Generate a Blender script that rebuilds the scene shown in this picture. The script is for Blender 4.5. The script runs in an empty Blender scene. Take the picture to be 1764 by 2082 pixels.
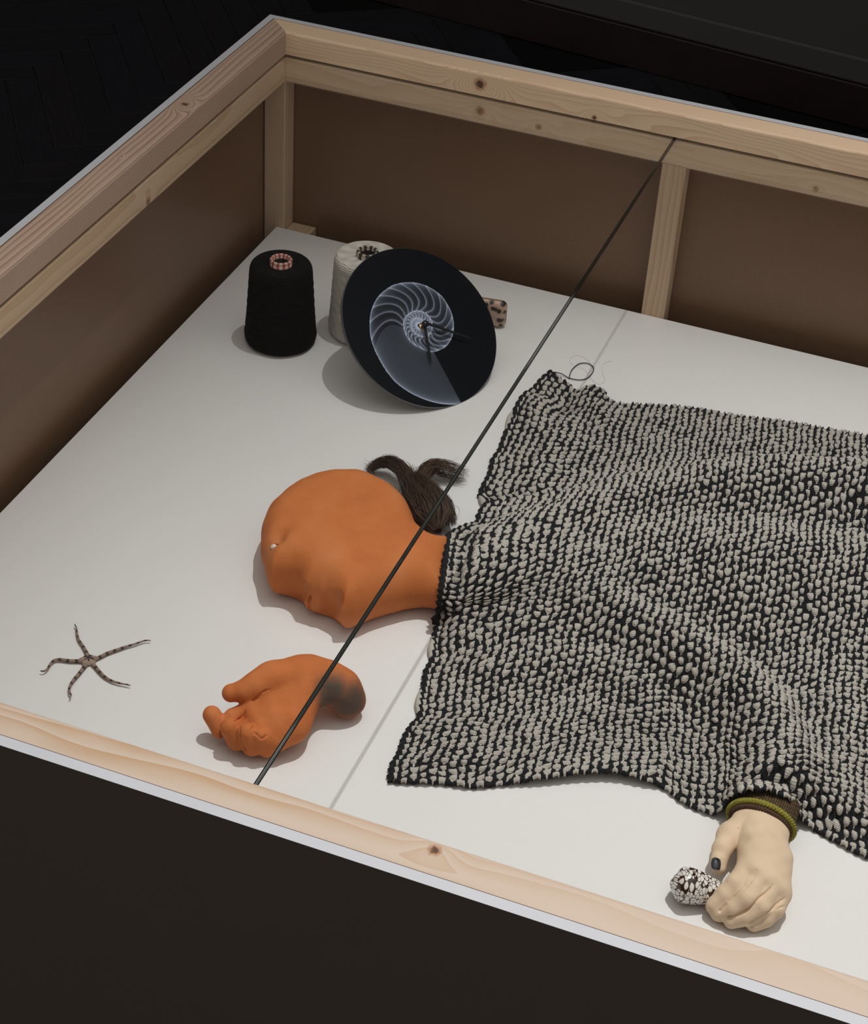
import bpy, bmesh, math, random
import numpy as np
from mathutils import Vector, Matrix
random.seed(7); rng = np.random.default_rng(7)
S = bpy.context.scene; COL = S.collection
# ---------------------------------------------------------------- camera, world, lights, exposure
FPX = 3837.45
CAM = np.array([1.004963, -2.238472, 1.342462])
ROT = np.array([[.93334036, -.25572647, .25195187], [.35464839, .54795927, -.75760488], [.05568026, .79645754, .60212549]])
cd = bpy.data.cameras.new('camera'); cam = bpy.data.objects.new('camera', cd); COL.objects.link(cam)
cam.matrix_world = Matrix([list(ROT[i]) + [CAM[i]] for i in range(3)] + [[0, 0, 0, 1]])
cd.sensor_fit = 'HORIZONTAL'; cd.sensor_width = 36; cd.lens = FPX / 1764 * 36; cd.clip_start = .05; cd.clip_end = 50
S.camera = cam
S.view_settings.view_transform = 'Standard'; S.view_settings.look = 'None'
S.view_settings.gamma = 1; S.view_settings.use_curve_mapping = False; S.view_settings.exposure = 0
W = bpy.data.worlds.new('room_dark'); S.world = W; W.use_nodes = True
W.node_tree.nodes['Background'].inputs[0].default_value = (1, .93, .87, 1)
W.node_tree.nodes['Background'].inputs[1].default_value = .43

def lamp(name, typ, loc, aim, energy, color, **kw):
    l = bpy.data.lights.new(name, typ); l.energy = energy; l.color = color
    for k, v in kw.items(): setattr(l, k, v)
    o = bpy.data.objects.new(name, l); COL.objects.link(o); o.location = loc
    o.rotation_euler = (Vector(aim) - Vector(loc)).to_track_quat('-Z', 'Y').to_euler()
    return o
lamp('ceiling_spot', 'SPOT', (1.1, -.03, 4.8), (1.45, -1.36, 0), 715, (1, .968, .955), spot_size=math.radians(48.5), spot_blend=1, shadow_soft_size=.022)
lamp('overhead_fill', 'AREA', (1.4, -.9, 3.2), (1.4, -.9, 0), 12, (1, .955, .935), shape='RECTANGLE', size=3.6, size_y=3.0, spread=math.radians(130))  # added area fill to soften shadows from above, no known fixture

# ---------------------------------------------------------------- helpers
def ray(u, w): return ROT @ np.array([(u - 882) / FPX, -(w - 1041) / FPX, -1.])
def at(u, w, z=0.):
    d = ray(u, w); return CAM + (z - CAM[2]) / d[2] * d
def crop(ox, oy, sc):
    return lambda x, y, z=0.: at(ox + x / sc, oy + y / sc, z)
def tag(o, label=None, cat=None, group=None, kind=None):
    for k, v in (('label', label), ('category', cat), ('group', group), ('kind', kind)):
        if v: o[k] = v
    return o
def empty(name, loc, label, cat, group=None):
    o = bpy.data.objects.new(name, None); COL.objects.link(o); o.location = loc; o.empty_display_size = .02
    return tag(o, label, cat, group)
def wloc(p):
    l = np.zeros(3)
    while p is not None: l = l + np.array(p.location); p = p.parent
    return l
def mesh(name, V, F, mat=None, parent=None, loc=None, smooth=False, uv=None, attrs=None, fmat=None):
    """V world coordinates, F (n,k) faces array or list of tuples."""
    V = np.asarray(V, float)
    if loc is None: loc = wloc(parent) if parent is not None else np.zeros(3)
    loc = np.asarray(loc, float); me = bpy.data.meshes.new(name)
    if isinstance(F, np.ndarray) and F.ndim == 2:
        n, k = F.shape
        me.vertices.add(len(V)); me.vertices.foreach_set('co', (V - loc).astype(np.float32).ravel())
        me.loops.add(n * k); me.loops.foreach_set('vertex_index', F.astype(np.int32).ravel())
        me.polygons.add(n); me.polygons.foreach_set('loop_start', np.arange(0, n * k, k, dtype=np.int32))
        me.update(calc_edges=True)
    else:
        me.from_pydata([tuple(x) for x in V - loc], [], [tuple(f) for f in F])
    if smooth: me.polygons.foreach_set('use_smooth', np.ones(len(me.polygons), bool))
    li = None
    if uv is not None:
        li = np.zeros(len(me.loops), np.int32); me.loops.foreach_get('vertex_index', li)
        l = me.uv_layers.new(name='UVMap'); l.data.foreach_set('uv', np.asarray(uv, np.float32)[li].ravel())
    for k, a in (attrs or {}).items():
        a = np.asarray(a, np.float32)
        if a.ndim == 1:
            x = me.attributes.new(k, 'FLOAT', 'POINT'); x.data.foreach_set('value', a)
        else:
            x = me.attributes.new(k, 'FLOAT_COLOR', 'POINT'); x.data.foreach_set('color', np.c_[a, np.ones(len(a))].astype(np.float32).ravel())
    mats = mat if isinstance(mat, (list, tuple)) else [mat]
    for m in mats:
        if m: me.materials.append(m)
    if fmat is not None: me.polygons.foreach_set('material_index', np.asarray(fmat, np.int32))
    me.validate(); me.update()
    o = bpy.data.objects.new(name, me); COL.objects.link(o)
    if parent is not None:
        o.parent = parent; o.location = loc - wloc(parent)
    else: o.location = loc
    return o
def frombm(name, bm, mat, parent=None, loc=None, smooth=False, uv=None):
    bm.verts.ensure_lookup_table(); bm.verts.index_update()
    V = [tuple(v.co) for v in bm.verts]; F = [tuple(v.index for v in f.verts) for f in bm.faces]
    mi = [f.material_index for f in bm.faces]; bm.free()
    return mesh(name, V, F, mat, parent, loc, smooth, fmat=mi)
def boxbm(a, b, bev=0, seg=2):
    bm = bmesh.new(); bmesh.ops.create_cube(bm, size=1)
    a, b = np.array(a, float), np.array(b, float)
    for v in bm.verts: v.co = Vector((a + b) / 2 + np.array(v.co) * (b - a))
    if bev: bmesh.ops.bevel(bm, geom=bm.edges[:], offset=bev, segments=seg, affect='EDGES', profile=.5)
    return bm
def box(name, a, b, mat, parent=None, bev=0, seg=2, loc=None):
    return frombm(name, boxbm(a, b, bev, seg), mat, parent, loc)
def tube(P, R, n=8, caps=True):
    """tapered tube through points; returns V, F(list), arc length per vertex"""
    P = np.asarray(P, float); R = np.broadcast_to(np.asarray(R, float), (len(P),))
    T = np.gradient(P, axis=0); T /= np.linalg.norm(T, axis=1)[:, None] + 1e-12
    s = np.r_[0, np.cumsum(np.linalg.norm(np.diff(P, axis=0), axis=1))]
    up = np.array([0, 0, 1.]); V = []; A = []
    N = np.cross(up, T[0]); N = N if np.linalg.norm(N) > 1e-6 else np.array([1., 0, 0]); N /= np.linalg.norm(N)
    for i in range(len(P)):
        N = N - T[i] * (N @ T[i]); N /= np.linalg.norm(N); B = np.cross(T[i], N)
        for k in range(n):
            a = 2 * math.pi * k / n; V.append(P[i] + R[i] * (math.cos(a) * N + math.sin(a) * B)); A.append(s[i])
    F = [(i * n + k, i * n + (k + 1) % n, (i + 1) * n + (k + 1) % n, (i + 1) * n + k) for i in range(len(P) - 1) for k in range(n)]
    if caps: F += [tuple(range(n))[::-1], tuple((len(P) - 1) * n + k for k in range(n))]
    return np.array(V), F, np.array(A)
def spline(P, m=60):
    P = np.asarray(P, float); Q = np.vstack([2 * P[0] - P[1], P, 2 * P[-1] - P[-2]]); out = []
    seg = len(P) - 1; k = max(2, m // seg)
    for i in range(seg):
        a, b, c, d = Q[i:i + 4]
        for t in np.linspace(0, 1, k, endpoint=False):
            out.append(.5 * (2 * b + (c - a) * t + (2 * a - 5 * b + 4 * c - d) * t * t + (3 * b - a - 3 * c + d) * t ** 3))
    out.append(P[-1]); return np.array(out)
def lathe(prof, n=64, closed=False):
    prof = np.asarray(prof, float); m = len(prof)
    th = np.linspace(0, 2 * math.pi, n, endpoint=False)
    V = np.stack([prof[:, None, 0] * np.cos(th), prof[:, None, 0] * np.sin(th), np.repeat(prof[:, None, 1], n, 1)], -1).reshape(-1, 3)
    i, k = np.meshgrid(np.arange(m if closed else m - 1), np.arange(n), indexing='ij')
    F = np.stack([i * n + k, i * n + (k + 1) % n, (i + 1) % m * n + (k + 1) % n, (i + 1) % m * n + k], -1).reshape(-1, 4)
    return V, F
def surfnets(F, org, h):
    """naive surface nets; F<0 inside"""
    s = F < 0
    c = [(i, j, k) for i in (0, 1) for j in (0, 1) for k in (0, 1)]
    sh = tuple(n - 1 for n in F.shape); sl = lambda A, o: A[o[0]:o[0] + sh[0], o[1]:o[1] + sh[1], o[2]:o[2] + sh[2]]
    cnt = sum(sl(s, o).astype(np.int8) for o in c); act = (cnt > 0) & (cnt < 8)
    I = np.argwhere(act); idx = -np.ones(sh, np.int64); idx[act] = np.arange(len(I))
    acc = np.zeros((len(I), 3)); num = np.zeros(len(I))
    g = lambda o: F[I[:, 0] + o[0], I[:, 1] + o[1], I[:, 2] + o[2]]
    for a in range(3):
        for o in c:
            if o[a]: continue
            p = list(o); p[a] = 1; f0, f1 = g(o), g(p); x = (f0 < 0) != (f1 < 0)
            t = np.where(x, f0 / np.where(x, f0 - f1, 1), 0); q = np.tile(np.array(o, float), (len(I), 1)); q[:, a] = t
            acc[x] += q[x]; num[x] += 1
    V = (I + acc / num[:, None]) * h + org; quads = []
    for a in range(3):
        b, d = (a + 1) % 3, (a + 2) % 3
        lo = [slice(1, n - 1) for n in F.shape]; hi = list(lo); lo[a] = slice(0, F.shape[a] - 1); hi[a] = slice(1, None)
        x = s[tuple(lo)] != s[tuple(hi)]; E = np.argwhere(x); off = np.ones(3, int); off[a] = 0; E = E + off
        ins = s[tuple(E.T)]
        def at_(db, dd):
            e = E.copy(); e[:, b] -= db; e[:, d] -= dd; return idx[tuple(e.T)]
        q = np.stack([at_(1, 1), at_(0, 1), at_(0, 0), at_(1, 0)], -1); q[~ins] = q[~ins][:, ::-1]; quads.append(q)
    Q = np.concatenate(quads); L = np.arange(len(V))          # keep the largest connected piece
    while True:
        L0 = L.copy(); m = L[Q].min(1)
        for c_ in range(4): np.minimum.at(L, Q[:, c_], m)
        L = L[L]
        if (L == L0).all(): break
    big = np.bincount(L).argmax(); keep = L == big; new = np.cumsum(keep) - 1
    return V[keep], new[Q[keep[Q[:, 0]]]]
def blur(F, n=1):
    for _ in range(n):
        for a in range(3):
            G = F.copy(); sl = [slice(None)] * 3
            m, l, r = list(sl), list(sl), list(sl); m[a] = slice(1, -1); l[a] = slice(0, -2); r[a] = slice(2, None)
            G[tuple(m)] = .5 * F[tuple(m)] + .25 * (F[tuple(l)] + F[tuple(r)]); F = G
    return F
def grid(lo, hi, h):
    ax = [np.arange(lo[i], hi[i] + h, h) for i in range(3)]
    return ax, np.array(lo, float)
def hitter(F, org, h):
    """first point where the line of sight through a picture point meets the shape"""
    n = np.array(F.shape)
    def hit(u, v):
        d = ray(u, v); d /= np.linalg.norm(d); t0 = (.12 - CAM[2]) / d[2]; t = np.arange(t0, t0 + .28, h * .4)
        X = CAM + t[:, None] * d; I = np.rint((X - org) / h).astype(int); ok = ((I >= 0) & (I < n)).all(1)
        f = np.where(ok, F[tuple(np.clip(I, 0, n - 1).T)], 1.); k = int(np.argmax(f < 0))
        return X[k] if f[k] < 0 else at(u, v, 0)
    return hit
def capsule(X, Y, Z, a, ra, b, rb):
    a, b = np.asarray(a, float), np.asarray(b, float); d = b - a; L = d @ d + 1e-12
    t = np.clip(((X - a[0]) * d[0] + (Y - a[1]) * d[1] + (Z - a[2]) * d[2]) / L, 0, 1)
    return np.sqrt((X - a[0] - t * d[0]) ** 2 + (Y - a[1] - t * d[1]) ** 2 + (Z - a[2] - t * d[2]) ** 2) - (ra + t * (rb - ra))
def smin(a, b, k):
    h = np.clip(.5 + .5 * (b - a) / k, 0, 1); return b + (a - b) * h - k * h * (1 - h)

# ---------------------------------------------------------------- materials
class NT:
    def __init__(s, name):
        s.m = bpy.data.materials.new(name); s.m.use_nodes = True; s.t = s.m.node_tree; s.n = s.t.nodes
        s.b = s.n['Principled BSDF']; s.out = s.n['Material Output']
    def add(s, typ, ins=None, **kw):
        x = s.n.new('ShaderNode' + typ)
        for k, v in kw.items(): setattr(x, k, v)
        for k, v in (ins or {}).items(): s.set(x.inputs[k], v)
        return x
    def set(s, sock, v):
        if isinstance(v, bpy.types.NodeSocket): s.t.links.new(v, sock)
        else: sock.default_value = v
    def M(s, op, a, b=0., c=0., clamp=False):
        x = s.n.new('ShaderNodeMath'); x.operation = op; x.use_clamp = clamp
        s.set(x.inputs[0], a); s.set(x.inputs[1], b); s.set(x.inputs[2], c); return x.outputs[0]
    def ramp(s, f, stops, interp='LINEAR'):
        x = s.n.new('ShaderNodeValToRGB'); x.color_ramp.interpolation = interp; s.set(x.inputs[0], f)
        e = x.color_ramp.elements
        while len(e) < len(stops): e.new(.5)
        for el, (p, c) in zip(e, stops): el.position = p; el.color = (*c, 1) if len(c) == 3 else c
        return x.outputs[0]
    def mix(s, f, a, b):
        x = s.add('Mix', data_type='RGBA'); s.set(x.inputs[0], f)
        for i, v in ((6, a), (7, b)): s.set(x.inputs[i], (*v, 1) if isinstance(v, tuple) and len(v) == 3 else v)
        return x.outputs[2]
    def noise(s, vec, scale, detail=3, rough=.5, dim='3D'):
        x = s.add('TexNoise', noise_dimensions=dim); s.set(x.inputs['Vector'], vec)
        x.inputs['Scale'].default_value = scale; x.inputs['Detail'].default_value = detail; x.inputs['Roughness'].default_value = rough
        return x.outputs['Fac']
    def obj(s): return s.add('TexCoord').outputs['Object']
    def sep(s, v): return s.add('SeparateXYZ', {0: v}).outputs
    def comb(s, x, y, z): return s.add('CombineXYZ', {0: x, 1: y, 2: z}).outputs[0]
    def scale(s, v, sc):
        return s.add('VectorMath', {0: v, 1: sc}, operation='MULTIPLY').outputs[0]
    def bump(s, h, strength=.3, dist=.001):
        x = s.add('Bump', {'Height': h, 'Strength': strength, 'Distance': dist}); s.t.links.new(x.outputs[0], s.b.inputs['Normal'])
    def fin(s, col=None, rough=None, **kw):
        if col is not None: s.set(s.b.inputs['Base Color'], (*col, 1) if isinstance(col, tuple) and len(col) == 3 else col)
        if rough is not None: s.set(s.b.inputs['Roughness'], rough)
        for k, v in kw.items(): s.set(s.b.inputs[k.replace('_', ' ')], v)
        return s.m
def plain(name, col, rough=.5, var=.06, sc=60, **kw):
    n = NT(name); f = n.noise(n.obj(), sc, 4)
    c = n.ramp(f, [(.3, tuple(x * (1 - var) for x in col)), (.7, tuple(min(1, x * (1 + var)) for x in col))])
    return n.fin(c, rough, **kw)

def pine(name, axis, knots=(), freq=330, off=(.05, .03), wob=.012, light=(.66, .50, .355), dark=(.50, .315, .185), sharp=3., seed=0., pat=.5, redl=.12, lw=.85, fade=None, kd=1.):
    """pine lumber; axis = index of the length axis; knots = [(pos along length, (p,q), radius)] in object space"""
    n = NT(name); xyz = n.sep(n.obj()); l = xyz[axis]; p, q = [xyz[i] for i in range(3) if i != axis]
    v = n.comb(n.M('MULTIPLY', l, 3.2), n.M('MULTIPLY', p, 14.), n.M('ADD', n.M('MULTIPLY', q, 14.), seed))
    wv = n.M('MULTIPLY', n.M('SUBTRACT', n.noise(v, 1.3, 2), .5), wob * 2)
    pp = n.M('ADD', n.M('SUBTRACT', p, off[0]), wv); qq = n.M('SUBTRACT', q, off[1])
    r = n.M('SQRT', n.M('ADD', n.M('MULTIPLY', pp, pp), n.M('MULTIPLY', qq, qq)))
    kc = None
    for kl, kp, kq, kr in knots:
        dl = n.M('SUBTRACT', l, kl); dp = n.M('SUBTRACT', p, kp); dq = n.M('SUBTRACT', q, kq)
        e2 = n.M('ADD', n.M('POWER', n.M('DIVIDE', dl, kr * 3.2), 2), n.M('ADD', n.M('POWER', n.M('DIVIDE', dp, kr * 2), 2), n.M('POWER', n.M('DIVIDE', dq, kr * 2), 2)))
        r = n.M('SUBTRACT', r, n.M('MULTIPLY', n.M('EXPONENT', n.M('MULTIPLY', e2, -1.)), kr * 2.2))
        d2 = n.M('SQRT', n.M('ADD', n.M('MULTIPLY', dl, dl), n.M('ADD', n.M('MULTIPLY', dp, dp), n.M('MULTIPLY', dq, dq))))
        x = n.M('SUBTRACT', 1.15, n.M('DIVIDE', n.M('ADD', d2, n.M('MULTIPLY', n.M('SUBTRACT', n.noise(n.obj(), 300, 2), .5), kr)), kr), clamp=True)
        kc = x if kc is None else n.M('MAXIMUM', kc, x)
    ph = n.M('FRACT', n.M('MULTIPLY', r, freq)); late = n.M('POWER', ph, sharp)
    late = n.M('MULTIPLY', late, n.M('ADD', .35, n.M('MULTIPLY', n.noise(v, 2.1, 2), .9)))
    if fade: late = n.M('MULTIPLY', late, n.M('ADD', fade[2], n.M('MULTIPLY', 1 - fade[2], n.M('DIVIDE', n.M('SUBTRACT', fade[1], l), fade[1] - fade[0], clamp=True))))
    tone = n.noise(v, .9, 3)
    c0 = n.mix(n.M('MULTIPLY', tone, pat), light, tuple(a * .85 + b * .15 for a, b in zip(light, dark)))
    c = n.mix(n.M('MULTIPLY', late, lw, clamp=True), c0, dark)
    fib = n.noise(n.comb(n.M('MULTIPLY', l, 20.), n.M('MULTIPLY', p, 700.), n.M('MULTIPLY', q, 700.)), 1, 2)
    c = n.mix(n.M('MULTIPLY', n.M('SUBTRACT', fib, .35, clamp=True), redl * 4, clamp=True), c, tuple(x * .78 for x in light))
    if kc is not None:
        c = n.mix(n.M('POWER', n.M('MULTIPLY', kc, 1.2, clamp=True), .5), c, (.33, .17, .085))
        c = n.mix(n.M('MULTIPLY', n.M('SUBTRACT', kc, .45, clamp=True), 3. * kd, clamp=True), c, (.09, .045, .025))
    n.bump(n.M('ADD', late, fib), .08, .0004)
    return n.fin(c, .55, Specular_IOR_Level=.3)

def mk_glass(name, edge):
    n = NT(name)
    if edge:
        return n.fin((.008, .014, .012), .16, Specular_IOR_Level=.5)
    ge = n.add('NewGeometry'); ct = n.M('ABSOLUTE', n.add('VectorMath', {0: ge.outputs['Normal'], 1: ge.outputs['Incoming']}, operation='DOT_PRODUCT').outputs['Value'])
    fr = n.M('ADD', .04, n.M('MULTIPLY', n.M('POWER', n.M('SUBTRACT', 1., ct), 5.), .96)); tr = n.add('BsdfTransparent', {0: (.975, .985, .978, 1)}); gl = n.add('BsdfGlossy', {'Roughness': .0})
    mx = n.add('MixShader', {0: fr, 1: tr.outputs[0], 2: gl.outputs[0]}); n.t.links.new(mx.outputs[0], n.out.inputs[0])
    return n.m
M_white = plain('white_paint', (.46, .477, .505), .5, .02, 30)
n = NT('hardboard'); f = n.noise(n.obj(), 900, 3); g = n.noise(n.obj(), 14, 2)
M_mdf = n.fin(n.mix(n.M('MULTIPLY', g, .5), n.ramp(f, [(.3, (.185, .102, .056)), (.75, (.245, .137, .077))]), (.21, .118, .066)), .4, Specular_IOR_Level=.5)
M_outer = plain('outer_paint_shaded', (.058, .045, .036), .6, .02, 20)  # shade on the outer faces put into a dark paint colour
M_sheet = plain('white_acrylic', (.80, .785, .785), .22, .006, 8, Specular_IOR_Level=.35)
M_glass = mk_glass('clear_glass', False); M_gedge = mk_glass('glass_edge', True)

# ---------------------------------------------------------------- room
H = .6
ZU1, ZU0, ZL1, ZL0, w, tw, p = .3022, .2697, .2648, .2295, .034, .010, .0326
D, LX = 1.3076, 2.02
phi = math.atan2(.104, .016) - math.pi / 4
ea, eb = np.array([math.cos(phi), math.sin(phi)]), np.array([-math.sin(phi), math.cos(phi)])
M_gap = plain('floor_gap', (.0035, .003, .003), .9, Specular_IOR_Level=.1)
mf = []
for i in range(4):
    n = NT('parquet_oak'); xyz = n.sep(n.obj())
    f = n.noise(n.comb(n.M('MULTIPLY', xyz[0], 9.), n.M('MULTIPLY', xyz[1], 150.), float(i * 3)), 1, 4); st = n.noise(n.add('NewGeometry').outputs[0], 9, 4)
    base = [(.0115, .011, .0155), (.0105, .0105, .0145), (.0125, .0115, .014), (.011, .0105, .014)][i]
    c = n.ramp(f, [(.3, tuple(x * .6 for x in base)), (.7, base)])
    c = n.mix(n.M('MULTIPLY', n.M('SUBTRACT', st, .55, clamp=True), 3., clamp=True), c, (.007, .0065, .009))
    n.bump(f, .1, .0005); mf.append(n.fin(c, .5, Specular_IOR_Level=.18))
flo = tag(box('floor', (-6, -5, -H - .06), (7, 6, -H - .004), M_gap), kind='structure')
pw, nL = .0744, 6
bm = boxbm((0, 0, -.008), (nL * pw - .0012, pw - .0012, 0), .0005, 1)
pm = []
for i in range(4):
    b2 = bm.copy(); me = bpy.data.meshes.new('plank'); b2.to_mesh(me); b2.free(); me.materials.append(mf[i]); pm.append(me)
bm.free()
seen = set(); orig = np.array([-1.019, 1.05])
def insight(P):
    d = ROT.T @ (np.array(P) - CAM); return abs(d[0] / -d[2] * FPX) < 1500 and abs(d[1] / -d[2] * FPX) < 1560
wallA, wallB = np.array([-.548, 2.218]), np.array([.564, 2.078]); wd = (wallB - wallA) / np.linalg.norm(wallB - wallA); wn = np.array([wd[1], -wd[0]])
for i in range(-34, 40):
    for j in range(-34, 40):
        t = (i - j) % (2 * nL)
        key, pos, hor = ((i - t, j, 0), (i - t, j), True) if t < nL else ((i, j - (2 * nL - 1 - t), 1), (i, j - (2 * nL - 1 - t)), False)
        if key in seen: continue
        seen.add(key)
        o0 = orig + pw * (pos[0] * ea + pos[1] * eb)
        ctr = o0 + pw * nL / 2 * (ea if hor else eb)
        if (ctr - wallA) @ wn < .05: continue
        if -.1 < ctr[0] < 2 and ctr[1] < .15: continue
        if not insight((ctr[0], ctr[1], -H)): continue
        o = bpy.data.objects.new('plank', pm[rng.integers(4)]); COL.objects.link(o); o.parent = flo
        ang = phi + (0 if hor else math.pi / 2); off = np.zeros(2) if hor else pw * ea
        o.location = (*(o0 + off), -H - float(rng.uniform(0, .0008))); o.rotation_euler = (0, 0, ang)
M_wall = plain('grey_wall', (.040, .037, .035), .7, .03, 5)
def wallbox(name, s0, s1, d0, d1, z0, z1, mat, bev=0, parent=None):
    """box along the back wall line: s along wall from wallB, d = distance in front of the wall"""
    bm = boxbm((s0, d0, z0), (s1, d1, z1), bev)
    for v in bm.verts: v.co = Vector((*(wallB + wd * v.co.x + wn * v.co.y), v.co.z))
    return frombm(name, bm, mat, parent)
tag(wallbox('wall_back', -5, 5, -.12, -.016, -H, 5.2, M_wall), kind='structure')
zb = .105
tag(wallbox('baseboard_back', -5, .035, -.016, .004, -H, -H + zb, plain('dark_wood', (.010, .0045, .0035), .4, .3, 20), .002), kind='structure')
tag(wallbox('trim_1', -5, .06, -.016, -.004, -H + zb, -H + zb + .062, M_wall, .005), kind='structure')

# ---------------------------------------------------------------- display case
case = empty('display_case', (0, 0, -H), 'open pine framed display case with hardboard walls, shade-toned outside and a white top edge', 'display case')
Z = lambda z: z + H     # object-space height inside the case
# upper rails (mitred)
def mitred(name, o, mat, bev=.0038):
    bm = bmesh.new(); vs = [bm.verts.new(x) for x in o]
    for f in ((0, 1, 2, 3), (7, 6, 5, 4), (0, 4, 5, 1), (1, 5, 6, 2), (2, 6, 7, 3), (3, 7, 4, 0)): bm.faces.new([vs[i] for i in f])
    bmesh.ops.recalc_face_normals(bm, faces=bm.faces)
    ed = [e for e in bm.edges if (e.verts[0].co - e.verts[1].co).length > .3]
    top = [e for e in ed if all(v in (vs[4], vs[5]) for v in e.verts)]
    bmesh.ops.bevel(bm, geom=top, offset=bev, segments=4, affect='EDGES', profile=.5)
    return frombm(name, bm, mat, case)
g = .0009
ix0, ix1, iy0, iy1 = 0, LX, -D, 0
ox0, ox1, oy0, oy1 = -w + g, LX + w - g, -D - w + g, w - .0003
def rail_up(side):
    z0, z1 = ZU0, ZU1
    I = {'l': ((ix0, iy0), (ix0, iy1), (ox0, oy1), (ox0, oy0)), 'b': ((ix0, iy1), (ix1, iy1), (ox1, oy1), (ox0, oy1)),
         'r': ((ix1, iy1), (ix1, iy0), (ox1, oy0), (ox1, oy1)), 'f': ((ix1, iy0), (ix0, iy0), (ox0, oy0), (ox1, oy0))}[side]
    return [(*q, z0) for q in I] + [(*q, z1) for q in I]
k1 = at(376, 212, ZU1); k2 = at(884, 1729, ZU1); k3 = at(967, 182, .285); k4 = at(1205, 241, .275); k5 = at(247, 318, ZU1)
mitred('top_rail', rail_up('l'), pine('pine_left_top', 1, [(k1[1], k1[0], Z(ZU1), .0062), (k5[1], k5[0], Z(ZU1), .0016)], 300, (.02, Z(.215)), .007, light=(.44, .335, .26), dark=(.265, .15, .092), sharp=2., lw=1.25))
mitred('top_rail', rail_up('b'), pine('pine_back_top', 0, [(k3[0], -.0, Z(.286), .009), (k4[0], 0., Z(.273), .004)], 420, (.10, Z(.25)), .010, light=(.68, .52, .36), dark=(.50, .32, .19), sharp=1.8, seed=4))
mitred('top_rail', rail_up('f'), pine('pine_front_top', 0, [(k2[0], k2[1], Z(ZU1), .0058)], 135, (-D - .030, Z(.325)), .034, light=(.51, .425, .345), dark=(.42, .27, .15), sharp=1.15, seed=9, redl=.04, pat=.25, lw=1.25, fade=(.45, .85, .30)))
mitred('top_rail', rail_up('r'), pine('pine_right_top', 1, [], 300, (LX + .02, Z(.22)), .008))
# lower rails
b = .0022
lr = pine('pine_left_low', 1, [(at(300, 410, .235)[1], 0., Z(.235), .006)], 75, (-.01, Z(.26)), .02, light=(.70, .53, .375), dark=(.54, .35, .20), sharp=1.4, seed=2, redl=.05, kd=.15)
ka = at(968, 226, .255); kb = at(1088, 258, .25); kd = at(1660, 381, .238)
br = pine('pine_back_low', 0, [(ka[0], 0., Z(.248), .0062), (kb[0], 0., Z(.243), .0048), (kd[0], 0., Z(.240), .0042)], 150, (.07, Z(.22)), .02, light=(.70, .54, .385), dark=(.58, .41, .26), sharp=1.6, seed=6, redl=.06, kd=.12)
box('lower_rail', (-w, -D - w, ZL0), (0, 0, ZL1), lr, case, b)
box('lower_rail', (-w, .0002, ZL0), (LX + w, w, ZL1), br, case, b)
box('lower_rail', (LX, -D - w, ZL0), (LX + w, -.0002, ZL1), lr, case, b)
box('lower_rail', (0.0002, -D - w, ZL0), (LX - .0002, -D, ZL1), br, case, b)
# posts between rails and plinth floor
po = pine('pine_post', 2, [], 130, (.06, -.03), .012, light=(.68, .51, .36), dark=(.49, .30, .165), sharp=2., seed=3)
po2 = pine('pine_post_fine', 2, [], 260, (.10, .05), .01, light=(.66, .50, .36), dark=(.56, .40, .27), sharp=2., seed=5, redl=.12)
def post(x, y, m): box('post', (x, y, -.28), (x + .0322, y + .0322, ZL0), m, case, .0016)
for x in (0.5421, 1.30): post(x, .0006, po); post(x, -D - .0328, po)
post(-p, .0004, po2); post(LX, .0004, po2); post(-p, -D - .0328, po2); post(LX, -D - .0328, po2)
bl = pine('pine_block', 1, [], 420, (.05, Z(-.08)), .004)
for x in (.0005, 1.95):
    for y in (-.03, -D - .029): box('support_block', (x, y, -.034), (x + .037, y + .0605, -.0042), bl, case, .0008)
# side boards: bare hardboard inside, outside coloured dark to stand in for shade, white top edge
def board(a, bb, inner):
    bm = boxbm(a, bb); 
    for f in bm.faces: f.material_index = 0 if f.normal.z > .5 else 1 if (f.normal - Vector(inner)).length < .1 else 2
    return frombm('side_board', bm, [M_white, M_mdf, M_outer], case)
zw = .3026
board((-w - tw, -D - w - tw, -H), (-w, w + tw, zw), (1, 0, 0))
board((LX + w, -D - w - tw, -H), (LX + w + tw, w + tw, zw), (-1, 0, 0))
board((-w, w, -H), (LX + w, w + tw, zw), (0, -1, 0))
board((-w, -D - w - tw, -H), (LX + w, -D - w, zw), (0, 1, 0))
# white sheet the things lie on
tag(box('acrylic_sheet', (-.0126, -D + .004, -.004), (LX + .010, 0, 0), M_sheet, None, .0006, 1, loc=(1, -.65, -.004)), 'glossy white acrylic sheet laid as the floor of the case', 'sheet')
# glass cover: three panes butted together, edge faces dark green
XJ = .5539
gt = .0047
def pane(x0, x1, label):
    bm = boxbm((x0, -D - .018, ZL1 + .0001), (x1, .018, ZL1 + gt))
    bmesh.ops.bevel(bm, geom=[e for e in bm.edges if abs(e.verts[0].co.y - e.verts[1].co.y) > .5], offset=.0006, segments=1, affect='EDGES')
    for f in bm.faces: f.material_index = 0 if abs(f.normal.z) > .95 else 1
    tag(frombm('glass_pane', bm, [M_glass, M_gedge], None, loc=((x0 + x1) / 2, -D / 2, ZL1)), label, 'glass pane', 'glass panes covering the case')
pane(-.018, XJ - .0006, 'clear glass cover pane over the clock, yarn cones and clay head')
pane(XJ + .0006, LX + .018, 'clear glass cover pane over the knitted blanket and pale hand')

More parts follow.
